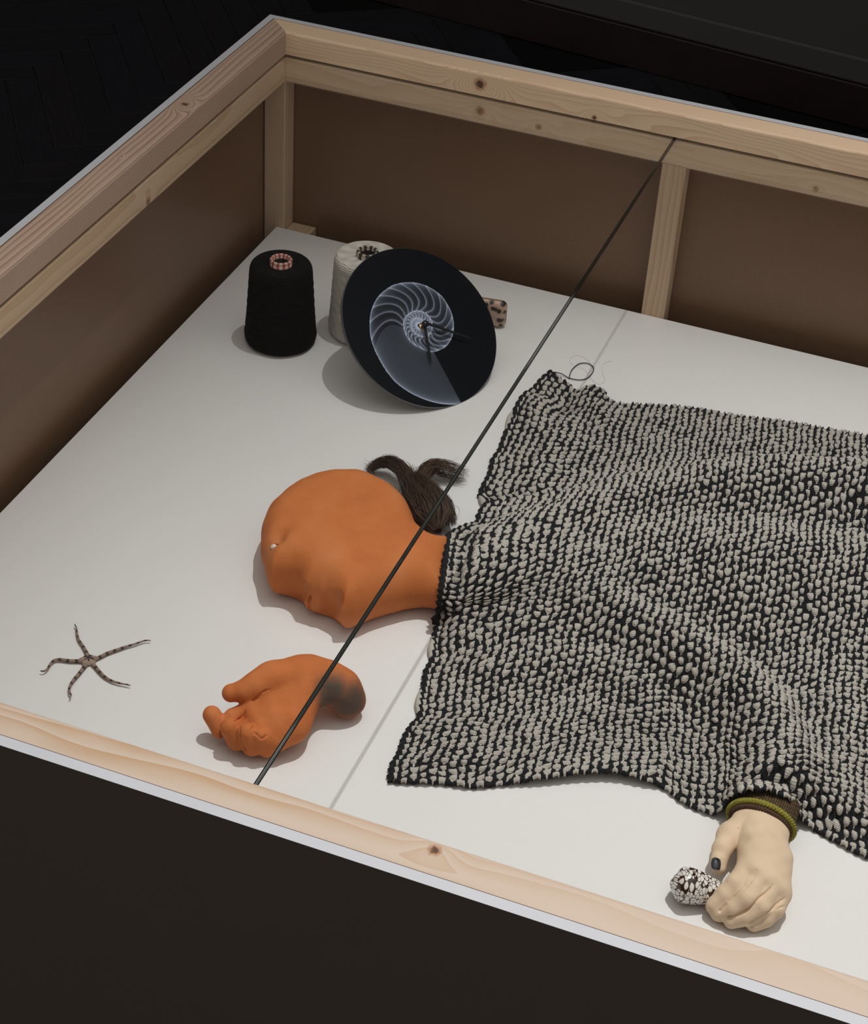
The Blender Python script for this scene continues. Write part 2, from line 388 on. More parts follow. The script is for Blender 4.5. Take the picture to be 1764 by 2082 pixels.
# ---------------------------------------------------------------- yarn cones
def rot2(V, ang): 
    c, s_ = math.cos(ang), math.sin(ang); return V @ np.array([[c, s_, 0], [-s_, c, 0], [0, 0, 1]])
def yarn_mat(name, cols, rough, sheen):
    n = NT(name); x, y, z = n.sep(n.obj()); a = n.M('ARCTAN2', y, x)
    k1 = n.M('SINE', n.M('ADD', n.M('MULTIPLY', z, 2600.), n.M('MULTIPLY', a, 9.)))
    k2 = n.M('SINE', n.M('SUBTRACT', n.M('MULTIPLY', z, 2300.), n.M('MULTIPLY', a, 11.)))
    sel = n.noise(n.comb(n.M('MULTIPLY', a, 1.5), 0., n.M('MULTIPLY', z, 90.)), 1.3, 3)
    h = n.M('ADD', n.M('MULTIPLY', k1, sel), n.M('MULTIPLY', k2, n.M('SUBTRACT', 1., sel)))
    f = n.noise(n.obj(), 1500, 2); n.bump(n.M('ADD', h, f), .9, .0007)
    t = n.M('ADD', n.M('MULTIPLY', h, .22), n.M('MULTIPLY', f, .8), clamp=True)
    return n.fin(n.ramp(t, [(.15, cols[0]), (.75, cols[1])]), rough, Sheen_Weight=sheen, Specular_IOR_Level=.25)
def stripe_mat(name, a_, b_, nst):
    n = NT(name); x, y, z = n.sep(n.obj()); a = n.M('ADD', n.M('ARCTAN2', y, x), n.M('MULTIPLY', n.M('SUBTRACT', n.noise(n.obj(), 150, 2), .5), .2))
    s_ = n.M('SINE', n.M('MULTIPLY', a, float(nst)))
    return n.fin(n.ramp(n.M('ADD', n.M('MULTIPLY', s_, .5), .5), [(.42, a_), (.52, b_)]), .5)
M_hole = plain('core_cardboard', (.05, .032, .024), .8, .2)
def cone(uv, rb, rt, h, ymat, core, label):
    c = at(*uv); root = empty('yarn_cone', c, label, 'yarn cone', 'yarn cones in the back corner')
    nz, na = 150, 200; z = np.linspace(0, 1, nz)
    prof = []
    for t in np.linspace(0, 1, 12)[1:]: prof.append((rb - .008 + .008 * math.sin(t * math.pi / 2), .0005 + .010 * (1 - math.cos(t * math.pi / 2))))
    for t in np.linspace(0, 1, 110)[1:]: prof.append((rb + (rt - rb) * t ** .9, .0105 + (h - .0205) * t))
    for t in np.linspace(0, 1, 14)[1:]: prof.append((rt - .0065 * (1 - math.cos(t * math.pi / 2)), h - .010 + .010 * math.sin(t * math.pi / 2)))
    for t in np.linspace(0, 1, 16)[1:]: prof.append((rt - .0065 + (.0138 - rt + .0065) * t, h + -.0016 * t))
    prof = [(.0125, .0005)] + prof
    V, F = lathe(prof, na)
    th = np.tile(np.arange(na) / na * 2 * math.pi, len(prof)); zz = V[:, 2]
    rr = .00045 * np.sin(th * 3 + zz * 240) * np.sin(th * 5 - zz * 190) + .00022 * np.sin(zz * 520 + th * 2) + .00015 * rng.standard_normal(len(V))
    rr = rr * np.clip((h - .006 - zz) / .010, 0, 1)
    m = np.linalg.norm(V[:, :2], axis=1); V[:, :2] *= (1 + rr / np.maximum(m, .01))[:, None]
    mesh('yarn', V + c, F, ymat, root, smooth=True)
    P = []
    for t in np.linspace(0, 2 * math.pi, 17)[:-1]: P.append((.0126 + .0022 * math.cos(t), h + .0042 + .0030 * math.sin(t)))
    V, F = lathe(P, 64, True); V2, F2 = lathe([(.0146, h - .006), (.0147, h + .0042), (.0104, h + .0042), (.0103, h + .001)], 64)
    mesh('core_tube', np.r_[V, V2] + c, np.r_[F, F2 + len(V)], core, root, smooth=True)
    V, F = lathe([(.0104, h + .0035), (.0102, h - .004), (.0095, .006), (.0001, .005)], 48)
    mesh('core_hole', V + c, F[:, ::-1], M_hole, root, smooth=True)
    return root, c
MY1 = yarn_mat('black_yarn', ((.0004, .0004, .0007), (.0032, .0032, .0045)), .95, .0)
MY2 = yarn_mat('cream_yarn', ((.56, .515, .46), (.86, .82, .755)), .7, .2)
cone((570, 691), .0478, .0410, .1165, MY1, stripe_mat('red_white_stripes', (.62, .50, .43), (.42, .085, .07), 12), 'black cone of yarn with a red and white striped core')
cone((741, 673), .0490, .0438, .1165, MY2, stripe_mat('black_cream_stripes', (.50, .43, .35), (.03, .025, .02), 9), 'cream cone of yarn with a black striped core behind the clock')

# ---------------------------------------------------------------- wall clock
cn = np.array([.55371568, -.28831173, .78120118]); cc = np.array([.31687171, -.27590728, .0700]); CR = .11167
ca = np.cross([0, 0, 1.], cn); ca /= np.linalg.norm(ca); cb = np.cross(cn, ca)
clock = empty('wall_clock', at(940, 812), 'round dark wall clock with a pale nautilus shell printed on its dial', 'clock')
def on_dial(u, v):
    d = ray(u, v); X = CAM + ((cc - CAM) @ cn) / (d @ cn) * d - cc; return np.array([X @ ca, X @ cb])
def D3(xy, h=0.): xy = np.atleast_2d(xy); return cc + xy[:, :1] * ca + xy[:, 1:2] * cb + h * cn
NG = 380
gx, gy = np.meshgrid(np.linspace(-1, 1, NG), np.linspace(-1, 1, NG), indexing='ij')
# square -> disc
dx, dy = gx * np.sqrt(1 - gy ** 2 / 2), gy * np.sqrt(1 - gx ** 2 / 2)
xy = np.stack([dx, dy], -1).reshape(-1, 2) * (CR - .0008)
K = lambda x, y: on_dial(450 + x / 2.7138, 440 + y / 2.7138)
c0 = K(1092, 602)
# polar samples of the shell's outer wall, picked on the dial: angle -> radius
samp = [K(*q) - c0 for q in ((1325, 1035), (1100, 1002), (960, 915), (872, 790), (826, 680), (818, 600), (835, 495), (905, 405), (1020, 365), (1130, 383), (1215, 440), (1268, 530), (1281, 620), (1250, 705), (1200, 740), (1160, 748), (1100, 728), (1040, 690), (1008, 630), (1005, 575), (1035, 535), (1085, 519), (1130, 535), (1160, 575), (1165, 605))]
ang = np.unwrap([math.atan2(q[1], q[0]) for q in samp]); rad = np.log([np.linalg.norm(q) for q in samp])
sg = np.sign(ang[-1] - ang[0]); ang = (ang - ang[0]) * sg           # 0 at the lip, growing inwards
tot = ang[-1]; slope = (rad[-1] - rad[0]) / tot
q = xy - c0; pr = np.linalg.norm(q, axis=1) + 1e-6; lr_ = np.log(pr)
a0 = math.atan2(samp[0][1], samp[0][0]); pa = (np.arctan2(q[:, 1], q[:, 0]) - a0) * sg % (2 * math.pi)
Rf = lambda a: np.where(a <= tot, np.interp(a, ang, rad), rad[-1] + slope * .8 * (a - tot))
img = np.zeros(len(xy)); inside = np.zeros(len(xy), bool)
for k in range(4):
    A = pa + 2 * math.pi * k; ro, ri = Rf(A), Rf(A + 2 * math.pi)
    t = (lr_ - ri) / (ro - ri); ins = (t >= 0) & (t <= 1)
    if k == 0: ins_0 = ins & (pa > .0)
    inside |= ins
    thick = np.exp(ro) - pr
    img += np.where(ins, .10 + .62 * np.exp(-np.abs(thick) / .0011) + .30 * np.exp(-np.abs(thick) / .006) + .16 * np.exp(-np.abs(pr - np.exp(ri)) / .0035) * (k < 2), 0)
    # septa
    tc = np.clip(t, 0, 1); nse = 20 if k < 2 else 16
    bow = A - .32 * np.sin(math.pi * tc) + .25 * tc
    phs = (bow * nse / (2 * math.pi)) % 1; ds = np.minimum(phs, 1 - phs) / nse * 2 * math.pi * pr
    okA = np.clip((bow - 1.72) / .05, 0, 1)
    img += np.where(ins, okA * (.50 * np.exp(-ds / .0009) + .20 * np.exp(-phs / .28)), 0)
    phs2 = (A * nse / (2 * math.pi) + .55 * tc) % 1; ds2 = np.minimum(phs2, 1 - phs2) / nse * 2 * math.pi * pr
    img += np.where(ins & (A > 5.6), .24 * np.exp(-ds2 / .0008), 0)
    body = ins & (bow < 1.72) if k == 0 else np.zeros(len(xy), bool)
    img += np.where(body, .12 + .06 * np.exp(-pr / .05), 0)
img += np.where(inside, .28 * np.exp(-pr / .006), 0)
nz = .02 * np.sin(xy[:, 0] * 60 + xy[:, 1] * 35)
img = np.clip(img + np.where(inside, nz, 0), 0, 1.05)
bgc = np.array([.0045, .006, .0095]); hi = np.array([.56, .64, .84])
colr = bgc + img[:, None] ** 1.75 * hi
i, j = np.meshgrid(np.arange(NG - 1), np.arange(NG - 1), indexing='ij')
F = np.stack([i * NG + j, (i + 1) * NG + j, (i + 1) * NG + j + 1, i * NG + j + 1], -1).reshape(-1, 4)
n = NT('clock_print'); at_ = n.add('Attribute', attribute_name='print'); M_dial = n.fin(at_.outputs['Color'], .16, Specular_IOR_Level=.3)
mesh('dial', D3(xy, .0001), F, M_dial, clock, smooth=False, attrs={'print': colr})
V, F = lathe([(CR - .0008, 0.), (CR, -.0008), (CR, -.0034), (CR - .0006, -.004), (.0001, -.004)], 160)
mesh('glass_disc', cc + V[:, :1] * ca + V[:, 1:2] * cb + V[:, 2:] * cn, F, plain('clock_rim', (.10, .105, .11), .2, .05), clock, smooth=False)
M_bk = plain('black_metal', (.006, .006, .007), .3, .05)
def hand(tip, wid, h, tail):
    a = on_dial(858, 661); b2 = on_dial(*tip); d = (b2 - a) / np.linalg.norm(b2 - a); nrm = np.array([-d[1], d[0]])
    P2 = [a - d * tail - nrm * wid * .7, a - d * tail + nrm * wid * .7, a + d * .01 + nrm * wid, b2 - d * .012 + nrm * wid * .75, b2, b2 - d * .012 - nrm * wid * .75, a + d * .01 - nrm * wid]
    V = np.r_[D3(np.array(P2), h), D3(np.array(P2), h + .0008)]; m = len(P2)
    F = [tuple(range(m))[::-1], tuple(range(m, 2 * m))] + [(k, (k + 1) % m, m + (k + 1) % m, m + k) for k in range(m)]
    return V, F
V, F = hand((873, 744), .0021, .0050, 0.); mesh('hour_hand', V, F, M_bk, clock)
V, F = hand((955, 694), .0019, .0072, 0.); mesh('minute_hand', V, F, M_bk, clock)
hub = on_dial(858, 664)
V, F = lathe([(.0001, .0125), (.0025, .012), (.0043, .0105), (.0048, .0085), (.0040, .0065), (.0022, .0058), (.0022, 0)], 24)
mesh('hub', D3(hub) + V[:, :1] * ca + V[:, 1:2] * cb + V[:, 2:] * cn, F, M_bk, clock, smooth=True)
V, F = lathe([(.0050, .0001), (.0050, .0012), (.002, .0014)], 24)
mesh('washer', D3(hub) + V[:, :1] * ca + V[:, 1:2] * cb + V[:, 2:] * cn, F, NT('brass').fin((.45, .33, .18), .35, Metallic=1.), clock)
bm = boxbm((-.026, -.026, -.017), (.026, .026, -.0041), .003)
V = np.array([v.co for v in bm.verts]); 
for v in bm.verts: v.co = Vector(cc + v.co.x * ca + v.co.y * cb + v.co.z * cn)
frombm('movement_box', bm, M_bk, clock)

# ---------------------------------------------------------------- leopard print piece behind the clock
n = NT('leopard_print'); v = n.add('TexVoronoi', {'Vector': n.obj(), 'Scale': 105., 'Randomness': 1.}); nn = n.noise(n.obj(), 90, 3)
f = n.M('ADD', v.outputs['Distance'], n.M('MULTIPLY', n.M('SUBTRACT', nn, .5), .5))
M_leo = n.fin(n.ramp(f, [(.30, (.02, .012, .010)), (.40, (.42, .27, .20)), (.8, (.60, .44, .34))]), .45)
la = at(1003, 668); lp = empty('leopard_box', la + np.array([-.012, .006, 0]), 'small rounded leopard print box standing right behind the clock', 'box')
bm = boxbm((-.026, -.008, 0.0003), (.026, .009, .040), .0086, 5)
V = [(math.cos(.15) * v.co.x - math.sin(.15) * v.co.y, math.sin(.15) * v.co.x + math.cos(.15) * v.co.y, v.co.z) for v in bm.verts]
for v, q_ in zip(bm.verts, V): v.co = Vector(q_) + Vector(lp.location)
frombm('case_shell', bm, M_leo, lp, smooth=True)

#@HEAD@
# ---------------------------------------------------------------- clay head
def pdist(PX, PY, poly):
    """signed distance to a closed polygon, positive inside"""
    P = np.asarray(poly); Q = np.roll(P, -1, 0); d2 = np.full(PX.shape, 1e9); ins = np.zeros(PX.shape, bool)
    for a, b in zip(P, Q):
        e = b - a; t = np.clip(((PX - a[0]) * e[0] + (PY - a[1]) * e[1]) / (e @ e + 1e-15), 0, 1)
        d2 = np.minimum(d2, (PX - a[0] - t * e[0]) ** 2 + (PY - a[1] - t * e[1]) ** 2)
        c = (a[1] > PY) != (b[1] > PY); x = a[0] + (PY - a[1]) / (b[1] - a[1] + 1e-15) * e[0]; ins ^= c & (PX < x)
    return np.where(ins, 1, -1) * np.sqrt(d2)
def samp2(A, o, h, X, Y):
    i = np.clip(((X - o[0]) / h).astype(int), 0, A.shape[0] - 1); j = np.clip(((Y - o[1]) / h).astype(int), 0, A.shape[1] - 1); return A[i, j]
HK = lambda x, y: (480 + x / 3.2667, 900 + y / 3.2667)
hp = np.array([HK(*q) for q in ((160, 690), (165, 620), (175, 560), (190, 490), (230, 430), (300, 350), (400, 275), (500, 225), (600, 195), (700, 186), (790, 190), (870, 210), (950, 255), (1020, 305), (1090, 355), (1130, 410), (1170, 470), (1210, 540), (1250, 585), (1300, 606), (1390, 618), (1455, 630),
    (1450, 1078), (1340, 1081), (1230, 1087), (1100, 1110), (980, 1140), (870, 1190), (800, 1219), (740, 1222), (690, 1205), (655, 1180), (630, 1148), (600, 1137), (560, 1131), (520, 1122), (497, 1106), (486, 1108), (476, 1108), (450, 1103), (428, 1085), (420, 1062), (418, 1038), (395, 1024), (330, 992), (240, 966), (212, 938), (195, 890), (190, 840), (180, 780), (163, 730))])
hs = spline(np.vstack([hp, hp[:1]]), 300)[:-1]
ZM, TM, DM = .0360, .0385, .039
# pull the silhouette in for the bulge of the rounded rim
hw0 = np.array([at(*q, ZM)[:2] for q in hs]); 
tg = np.roll(hs, -1, 0) - np.roll(hs, 1, 0)
for _ in range(3): tg = (tg + np.roll(tg, 1, 0) + np.roll(tg, -1, 0)) / 3
nm = np.stack([-tg[:, 1], tg[:, 0]], -1); nm /= np.linalg.norm(nm, axis=1)[:, None]
if (nm * (hs - hs.mean(0))).sum() < 0: nm = -nm
PXM = 1763.
dmr = np.where(hs[:, 0] > 860, .8, 1.) 
def bulge(dm, tm): return PXM * (np.sqrt(dm ** 2 * (nm[:, 0] ** 2 + (nm[:, 1] * .61) ** 2) + tm ** 2 * (nm[:, 1] * .79) ** 2) - np.sqrt(dm ** 2 * (nm[:, 0] ** 2 + (nm[:, 1] * .61) ** 2)))
sm = bulge(DM, TM) * 1.06
sm = np.array([sm[np.arange(i - 7, i + 8) % len(sm)].mean() for i in range(len(sm))])
hin = hs - nm * sm[:, None]
hw = np.array([at(*q, ZM)[:2] for q in hin])
h = .0013
lo, hi_ = hw.min(0) - .012, hw.max(0) + .012
ax, org = grid((*lo, -.004), (*hi_, ZM + TM + .012), h)
PX, PY = np.meshgrid(ax[0], ax[1], indexing='ij'); dd = pdist(PX, PY, hw)
for _ in range(2): dd[1:-1, 1:-1] = (dd[1:-1, 1:-1] * 4 + dd[2:, 1:-1] + dd[:-2, 1:-1] + dd[1:-1, 2:] + dd[1:-1, :-2]) / 8
db = dd.copy()
for _ in range(90): db[1:-1, 1:-1] = (db[1:-1, 1:-1] + db[2:, 1:-1] + db[:-2, 1:-1] + db[1:-1, 2:] + db[1:-1, :-2]) / 5
ww = np.clip((dd - .002) / .020, 0, 1); ww = ww * ww * (3 - 2 * ww); dd = dd * (1 - ww) + (db + .0025) * ww
# the skull is a little higher than the neck and the chin
G = lambda c, s_: np.exp(-((PX - c[0]) ** 2 + (PY - c[1]) ** 2) / s_ ** 2)
hc = lambda x, y, z=.07: at(*HK(x, y), z)
T2 = TM * (1 + .10 * G(hc(700, 600), .07) - .27 * G(hc(1480, 850), .065))
Zc = ZM - .009 * G(hc(1480, 850), .065)
Zs = ax[2][None, None, :]
e1 = np.clip((DM - dd) / DM, 0, None)[:, :, None]; e2 = np.abs(Zs - Zc[:, :, None]) / T2[:, :, None]
F = (e1 ** 2.1 + e2 ** 2.1) ** (1 / 2.1) - 1
F *= .036
Z3 = np.broadcast_to(Zs, F.shape)
def dent(c, s_, amp, sz=None):
    c = np.asarray(c); return amp * np.exp(-((PX - c[0]) ** 2 + (PY - c[1]) ** 2)[:, :, None] / s_ ** 2 - ((Z3 - c[2]) / (sz or s_ * 2)) ** 2)
hit = hitter(F, org, h); hh_ = lambda x, y: hit(*HK(x, y))
def dent(x, y, s_, amp, st=(1, 1)):
    c = hh_(x, y); return amp * np.exp(-(((PX - c[0]) / st[0]) ** 2 + ((PY - c[1]) / st[1]) ** 2)[:, :, None] / s_ ** 2 - ((Z3 - c[2]) / (s_ * 1.6)) ** 2)
ad = dent(288, 585, .0095, .0062) + dent(284, 632, .0055, .0085) + dent(340, 510, .018, .002) - dent(225, 560, .008, .0008)
ad = ad + dent(300, 925, .013, .0030, (1.5, 1)) + dent(405, 955, .0085, .0036) - dent(300, 815, .013, .0014) + dent(440, 1000, .005, .0012)
ad = ad + dent(612, 1100, .0085, .0042) + dent(560, 1070, .007, .0014)
ad = ad + dent(1220, 640, .016, .0022)
def hin_(x, y):
    q_ = hh_(x, y)
    while q_[2] < .008 and y > 700: y -= 5; q_ = hh_(x, y)
    return q_
def inside(x, y, d): q_ = hin_(x, y); return q_ + (q_ - CAM) / np.linalg.norm(q_ - CAM) * d
for pts_, r_m, k_m in (([(444, 975), (428, 1010), (410, 1045)], .0042, .006), ([(668, 1040), (632, 1090), (602, 1140)], .0055, .009)):
    C_ = [inside(*q_, -r_m * .62) for q_ in pts_]
    for a_m, b_m in zip(C_[:-1], C_[1:]): F = -smin(-F, capsule(PX[:, :, None], PY[:, :, None], Z3, a_m, r_m, b_m, r_m * 1.1), k_m)
F = F + ad + .0005 * (np.sin(PX * 90 + 1) * np.sin(PY * 76 + 2) + .6 * np.sin(PX * 190 + PY * 60) * np.sin(PY * 170))[:, :, None]
F = blur(F, 1)
hit = hitter(F, org, h); ec = hit(*HK(251, 682))
eax = ec + np.array([0, 0, .004]); ebx = ec - np.array([-.001, 0, .007])
F = np.maximum(F, -capsule(PX[:, :, None], PY[:, :, None], Z3, eax, .0053, ebx, .0046))
hh_ = lambda x, y: hit(*HK(x, y)); ms = [hin_(*q_) for q_ in ((493, 1018), (489, 1040), (487, 1062), (486, 1084), (486, 1104))]; ms.append(ms[-1] - np.array([0, 0, .006]))
for off_, r_m in ((-.0006, .0014), (.0012, .0015), (.0030, .0015)):
    mo = [q_ + (q_ - CAM) / np.linalg.norm(q_ - CAM) * off_ for q_ in ms]
    for a_m, b_m in zip(mo[:-1], mo[1:]): F = np.maximum(F, -capsule(PX[:, :, None], PY[:, :, None], Z3, a_m, r_m, b_m, r_m))
F = np.maximum(F, -(Z3 - .0006))
V, Q = surfnets(F.astype(np.float32), org, h)
n = NT('terracotta'); a1 = n.noise(n.obj(), 22, 4); a2 = n.noise(n.obj(), 700, 3); a3 = n.noise(n.obj(), 60, 3)
c = n.ramp(a1, [(.3, (.53, .152, .042)), (.5, (.585, .178, .050)), (.66, (.60, .20, .066)), (.8, (.60, .235, .10))])
c = n.mix(n.M('MULTIPLY', n.M('SUBTRACT', a2, .5, clamp=True), .6, clamp=True), c, (.66, .33, .15))
n.bump(n.M('ADD', a2, n.M('MULTIPLY', a3, 1.5)), .35, .0009); M_terra = n.fin(c, .78, Specular_IOR_Level=.25)
hroot = empty('head_sculpture', at(*HK(760, 800)), 'terracotta clay head lying in profile with a pin eye and a tuft of dark hair', 'sculpture')
mesh('face', V, Q, M_terra, hroot, smooth=True)
bm = bmesh.new(); bmesh.ops.create_uvsphere(bm, u_segments=20, v_segments=12, radius=.0038)
for v in bm.verts: v.co = Vector((v.co.x, v.co.y, v.co.z)) + Vector(ec - np.array([0, 0, .0030]))
frombm('eye_bead', bm, plain('bone', (.74, .66, .56), .4, .05), hroot, smooth=True)
# hair: bun and two tails of strands
n = NT('dark_hair'); M_hair = n.fin(n.ramp(n.add('Attribute', attribute_name='tone').outputs['Fac'], [(.1, (.032, .019, .013)), (.9, (.155, .095, .066))]), .5, Specular_IOR_Level=.4)
HZ = lambda x, y, z: at(*HK(x, y), z)
hV, hF, hT, hN = [], [], [], 0
def strands(path, rads, nst, spread=1., frizz=.0012, tip=.15, trim=.0):
    P = spline([HZ(*q) for q in path], 22); R = np.interp(np.linspace(0, 1, len(P)), np.linspace(0, 1, len(rads)), rads)
    T = np.gradient(P, axis=0); T /= np.linalg.norm(T, axis=1)[:, None]
    N = np.cross(T, [0, 0, 1.]); N /= np.linalg.norm(N, axis=1)[:, None]; B = np.cross(N, T)
    for _ in range(nst):
        a, r_ = rng.uniform(0, 2 * math.pi), math.sqrt(rng.uniform(0, 1)) * spread
        L = int(len(P) * (1 - rng.uniform(0, tip) ** 1.0)); s0 = int(rng.uniform(0, trim) * len(P))
        tw = rng.normal(0, .8); ph = rng.uniform(0, 6.28, 3); t = np.linspace(0, 1, len(P))
        ang_ = a + tw * t; rr = r_ * R
        wob = frizz * t[:, None] * np.stack([np.sin(9 * t + ph[0]), np.sin(8 * t + ph[1]), .5 * np.sin(10 * t + ph[2])], -1) * rng.exponential(1.)
        X = P + N * (rr * np.cos(ang_))[:, None] + B * (rr * np.sin(ang_))[:, None] + wob; X[:, 2] = np.maximum(X[:, 2], .0008)
        X = X[s0:max(L, s0 + 4)]
        global hN
        m = len(X); r0 = np.linspace(.00036, .00012, m)[:, None]; hT.append(np.full(3 * m, rng.uniform(0, 1))); Nn, Bb = N[s0:s0 + m], B[s0:s0 + m]
        hV.append(np.stack([X + Nn * r0, X - .5 * Nn * r0 + .87 * Bb * r0, X - .5 * Nn * r0 - .87 * Bb * r0], 1).reshape(-1, 3))
        k = np.arange(m - 1)[:, None] * 3 + hN; c3 = np.arange(3)[None]
        hF.append(np.stack([k + c3, k + (c3 + 1) % 3, k + 3 + (c3 + 1) % 3, k + 3 + c3], -1).reshape(-1, 4)); hN += 3 * m
bunc = [(1335, 585, .030), (1300, 500, .034), (1250, 400, .036), (1200, 310, .034), (1150, 240, .028)]
strands(bunc, [.004, .022, .025, .019, .012], 1300, 1.0, .0022, .12)
strands([(1215, 380, .036), (1150, 270, .032), (1100, 180, .028), (1020, 128, .022), (940, 140, .016), (890, 185, .010), (925, 225, .006)], [.011, .011, .009, .0075, .0055, .004, .003], 420, 1.05, .0026, .35)
strands([(1250, 400, .036), (1215, 300, .034), (1240, 215, .028), (1300, 160, .022), (1380, 170, .018), (1470, 200, .012), (1560, 222, .006)], [.011, .010, .0085, .009, .0105, .0105, .009], 520, 1.05, .0030, .45)
strands([(1240, 380, .034), (1200, 280, .036), (1170, 215, .032), (1150, 140, .026)], [.009, .008, .006, .004], 90, 1., .004, .4)
strands([(1140, 190, .03), (1080, 125, .024), (1000, 108, .018), (880, 120, .012), (868, 85, .008)], [.006, .006, .007, .008, .01], 16, 1., .005, .4)
strands([(1300, 330, .034), (1380, 400, .028), (1408, 480, .022), (1412, 560, .014)], [.010, .009, .008, .007], 420, 1., .0026, .2)
ho = tag(mesh('hair', np.concatenate(hV), np.concatenate(hF), M_hair, hroot, smooth=True, attrs={'tone': np.concatenate(hT)}), 'tuft of dark brown hair', kind='stuff')
# solid core of the hair bun
P = np.array([HZ(*q) for q in ((1345, 600, .026), (1300, 500, .030), (1250, 400, .032), (1205, 310, .030), (1160, 250, .026))])
V, F, _ = tube(spline(P, 16), np.interp(np.linspace(0, 1, 17), [0, .2, .6, 1], [.003, .015, .017, .006]), 14)
mesh('hair_bun', V, F, M_hair, hroot, smooth=True)
#@end HEAD@
#@HANDS@
# ---------------------------------------------------------------- terracotta hand
def blob(caps, h, k_default=.006, carve=(), px=None, nb=1, zcut=.0004, dents=(), wave=None):
    P = np.array([x[0] for x in caps] + [x[2] for x in caps]); R = max(max(x[1], x[3]) for x in caps)
    lo, hi = P.min(0) - R - .008, P.max(0) + R + .008; lo[2] = -.004
    ax, org = grid(lo, hi, h); X, Y, Zz = ax[0][:, None, None], ax[1][None, :, None], ax[2][None, None, :]
    F = None
    for c_ in caps:
        d = capsule(X, Y, Zz, *c_[:4]); F = d if F is None else smin(F, d, c_[4] if len(c_) > 4 else k_default)
    if wave: F = F + wave(X, Y, Zz)
    F = blur(F, nb + 1); hit = hitter(F, org, h)
    for x, y, s_, a in dents:
        c0 = hit(*px(x, y)); F = F + a * np.exp(-((X - c0[0]) ** 2 + (Y - c0[1]) ** 2 + (Zz - c0[2]) ** 2) / s_ ** 2)
    for pts, r in carve:                       # creases cut along the surface
        Pp = [hit(*px(*q)) for q in spline(np.array(pts, float), 4 * len(pts))]; Pp = [q + (q - CAM) / np.linalg.norm(q - CAM) * r * .35 for q in Pp]; m = len(Pp)
        for k in range(m - 1):
            r0 = r * (.35 + .65 * math.sin(math.pi * min(1., (k + .5) / (m * .7))) if k < m * .35 else 1.)
            F = np.maximum(F, -smin(capsule(X, Y, Zz, Pp[k], r0, Pp[k + 1], r0), F + 1., .0001))
    if carve: F = blur(F, 1)
    F = np.maximum(F, -(Zz - zcut))
    return surfnets(F.astype(np.float32), org, h)
TH = crop(380, 1300, 4.41)
def tc(pts, k=.006): return [(TH(*a[:3]), a[3], TH(*b[:3]), b[3], k) for a, b in zip(pts[:-1], pts[1:])]
caps = []
caps += tc([(1440, 545, .020, .0185), (1375, 440, .034, .0185), (1230, 370, .040, .0195), (1090, 345, .045, .0215)], .012)
for q in ([(1090, 335, .047, .0200), (830, 450, .044, .0155), (600, 625, .034, .0120)], [(1080, 400, .042, .0200), (850, 600, .036, .0170), (640, 735, .030, .0130)],
          [(1080, 430, .040, .0190), (900, 690, .032, .0180), (700, 830, .027, .0135)], [(1070, 450, .038, .0180), (930, 760, .030, .0175), (790, 890, .024, .0140)]):
    caps += tc(q, .010)
caps += tc([(1010, 300, .052, .0180), (760, 365, .052, .0185), (620, 425, .050, .0150), (510, 468, .048, .0104), (400, 480, .046, .0096)], .005)
kf = .0014
caps += tc([(600, 625, .034, .0115), (420, 705, .026, .0102), (300, 800, .018, .0096)], kf) + tc([(300, 800, .018, .0098), (226, 680, .030, .0096)], kf)
caps += tc([(640, 735, .030, .0115), (445, 900, .018, .0106), (382, 785, .033, .0100)], kf)
caps += tc([(700, 830, .026, .0120), (588, 950, .017, .0108), (540, 835, .034, .0098)], kf)
caps += tc([(790, 890, .023, .0125), (722, 955, .0155, .0112), (662, 868, .033, .0082)], kf)
V, Q = blob(caps, .0008, px=lambda x, y: (380 + x / 4.41, 1300 + y / 4.41), wave=lambda X, Y, Zz: .0004 * np.sin(X * 240 + 40 * Zz) * np.sin(Y * 210),
    carve=[([(760, 445), (690, 470), (640, 515), (590, 555)], .0013), ([(475, 775), (470, 850), (485, 920), (520, 985)], .0015), ([(345, 720), (300, 770), (300, 840), (325, 890)], .0013), ([(525, 640), (500, 690), (430, 738)], .0012),
           ([(610, 770), (590, 790), (583, 808)], .0012), ([(648, 882), (680, 888), (712, 862)], .0012), ([(590, 830), (640, 870)], .0010)], dents=[(880, 560, .013, .0035), (900, 450, .012, .002), (350, 700, .005, .0012)])
n = NT('terracotta_smoked'); a1 = n.noise(n.obj(), 30, 4); a2 = n.noise(n.obj(), 800, 3); a3 = n.noise(n.obj(), 90, 3)
c = n.ramp(a1, [(.3, (.52, .148, .041)), (.55, (.60, .178, .051)), (.75, (.63, .21, .072))])
sm_ = n.add('Attribute', attribute_name='smoke').outputs['Fac']
c = n.mix(n.M('ADD', sm_, n.M('MULTIPLY', n.M('SUBTRACT', a3, .5), .25), clamp=True), c, (.105, .078, .062))
n.bump(n.M('ADD', a2, n.M('MULTIPLY', a3, 1.6)), .5, .0010); M_terra2 = n.fin(c, .78, Specular_IOR_Level=.25)
sp_ = [TH(1290, 470, .044), TH(1460, 570, .03), TH(1180, 530, .035), TH(1050, 640, .03)]
sv = np.zeros(len(V))
for q, r in zip(sp_, (.020, .024, .016, .011)): sv = np.maximum(sv, np.exp(-(np.linalg.norm(V - q, axis=1) / r) ** 4))
thr = empty('clay_hand', TH(900, 700), 'terracotta clay hand lying palm up with curled fingers and a smoke-darkened wrist', 'sculpture')
mesh('hand', V, Q, M_terra2, thr, smooth=True, attrs={'smoke': sv})

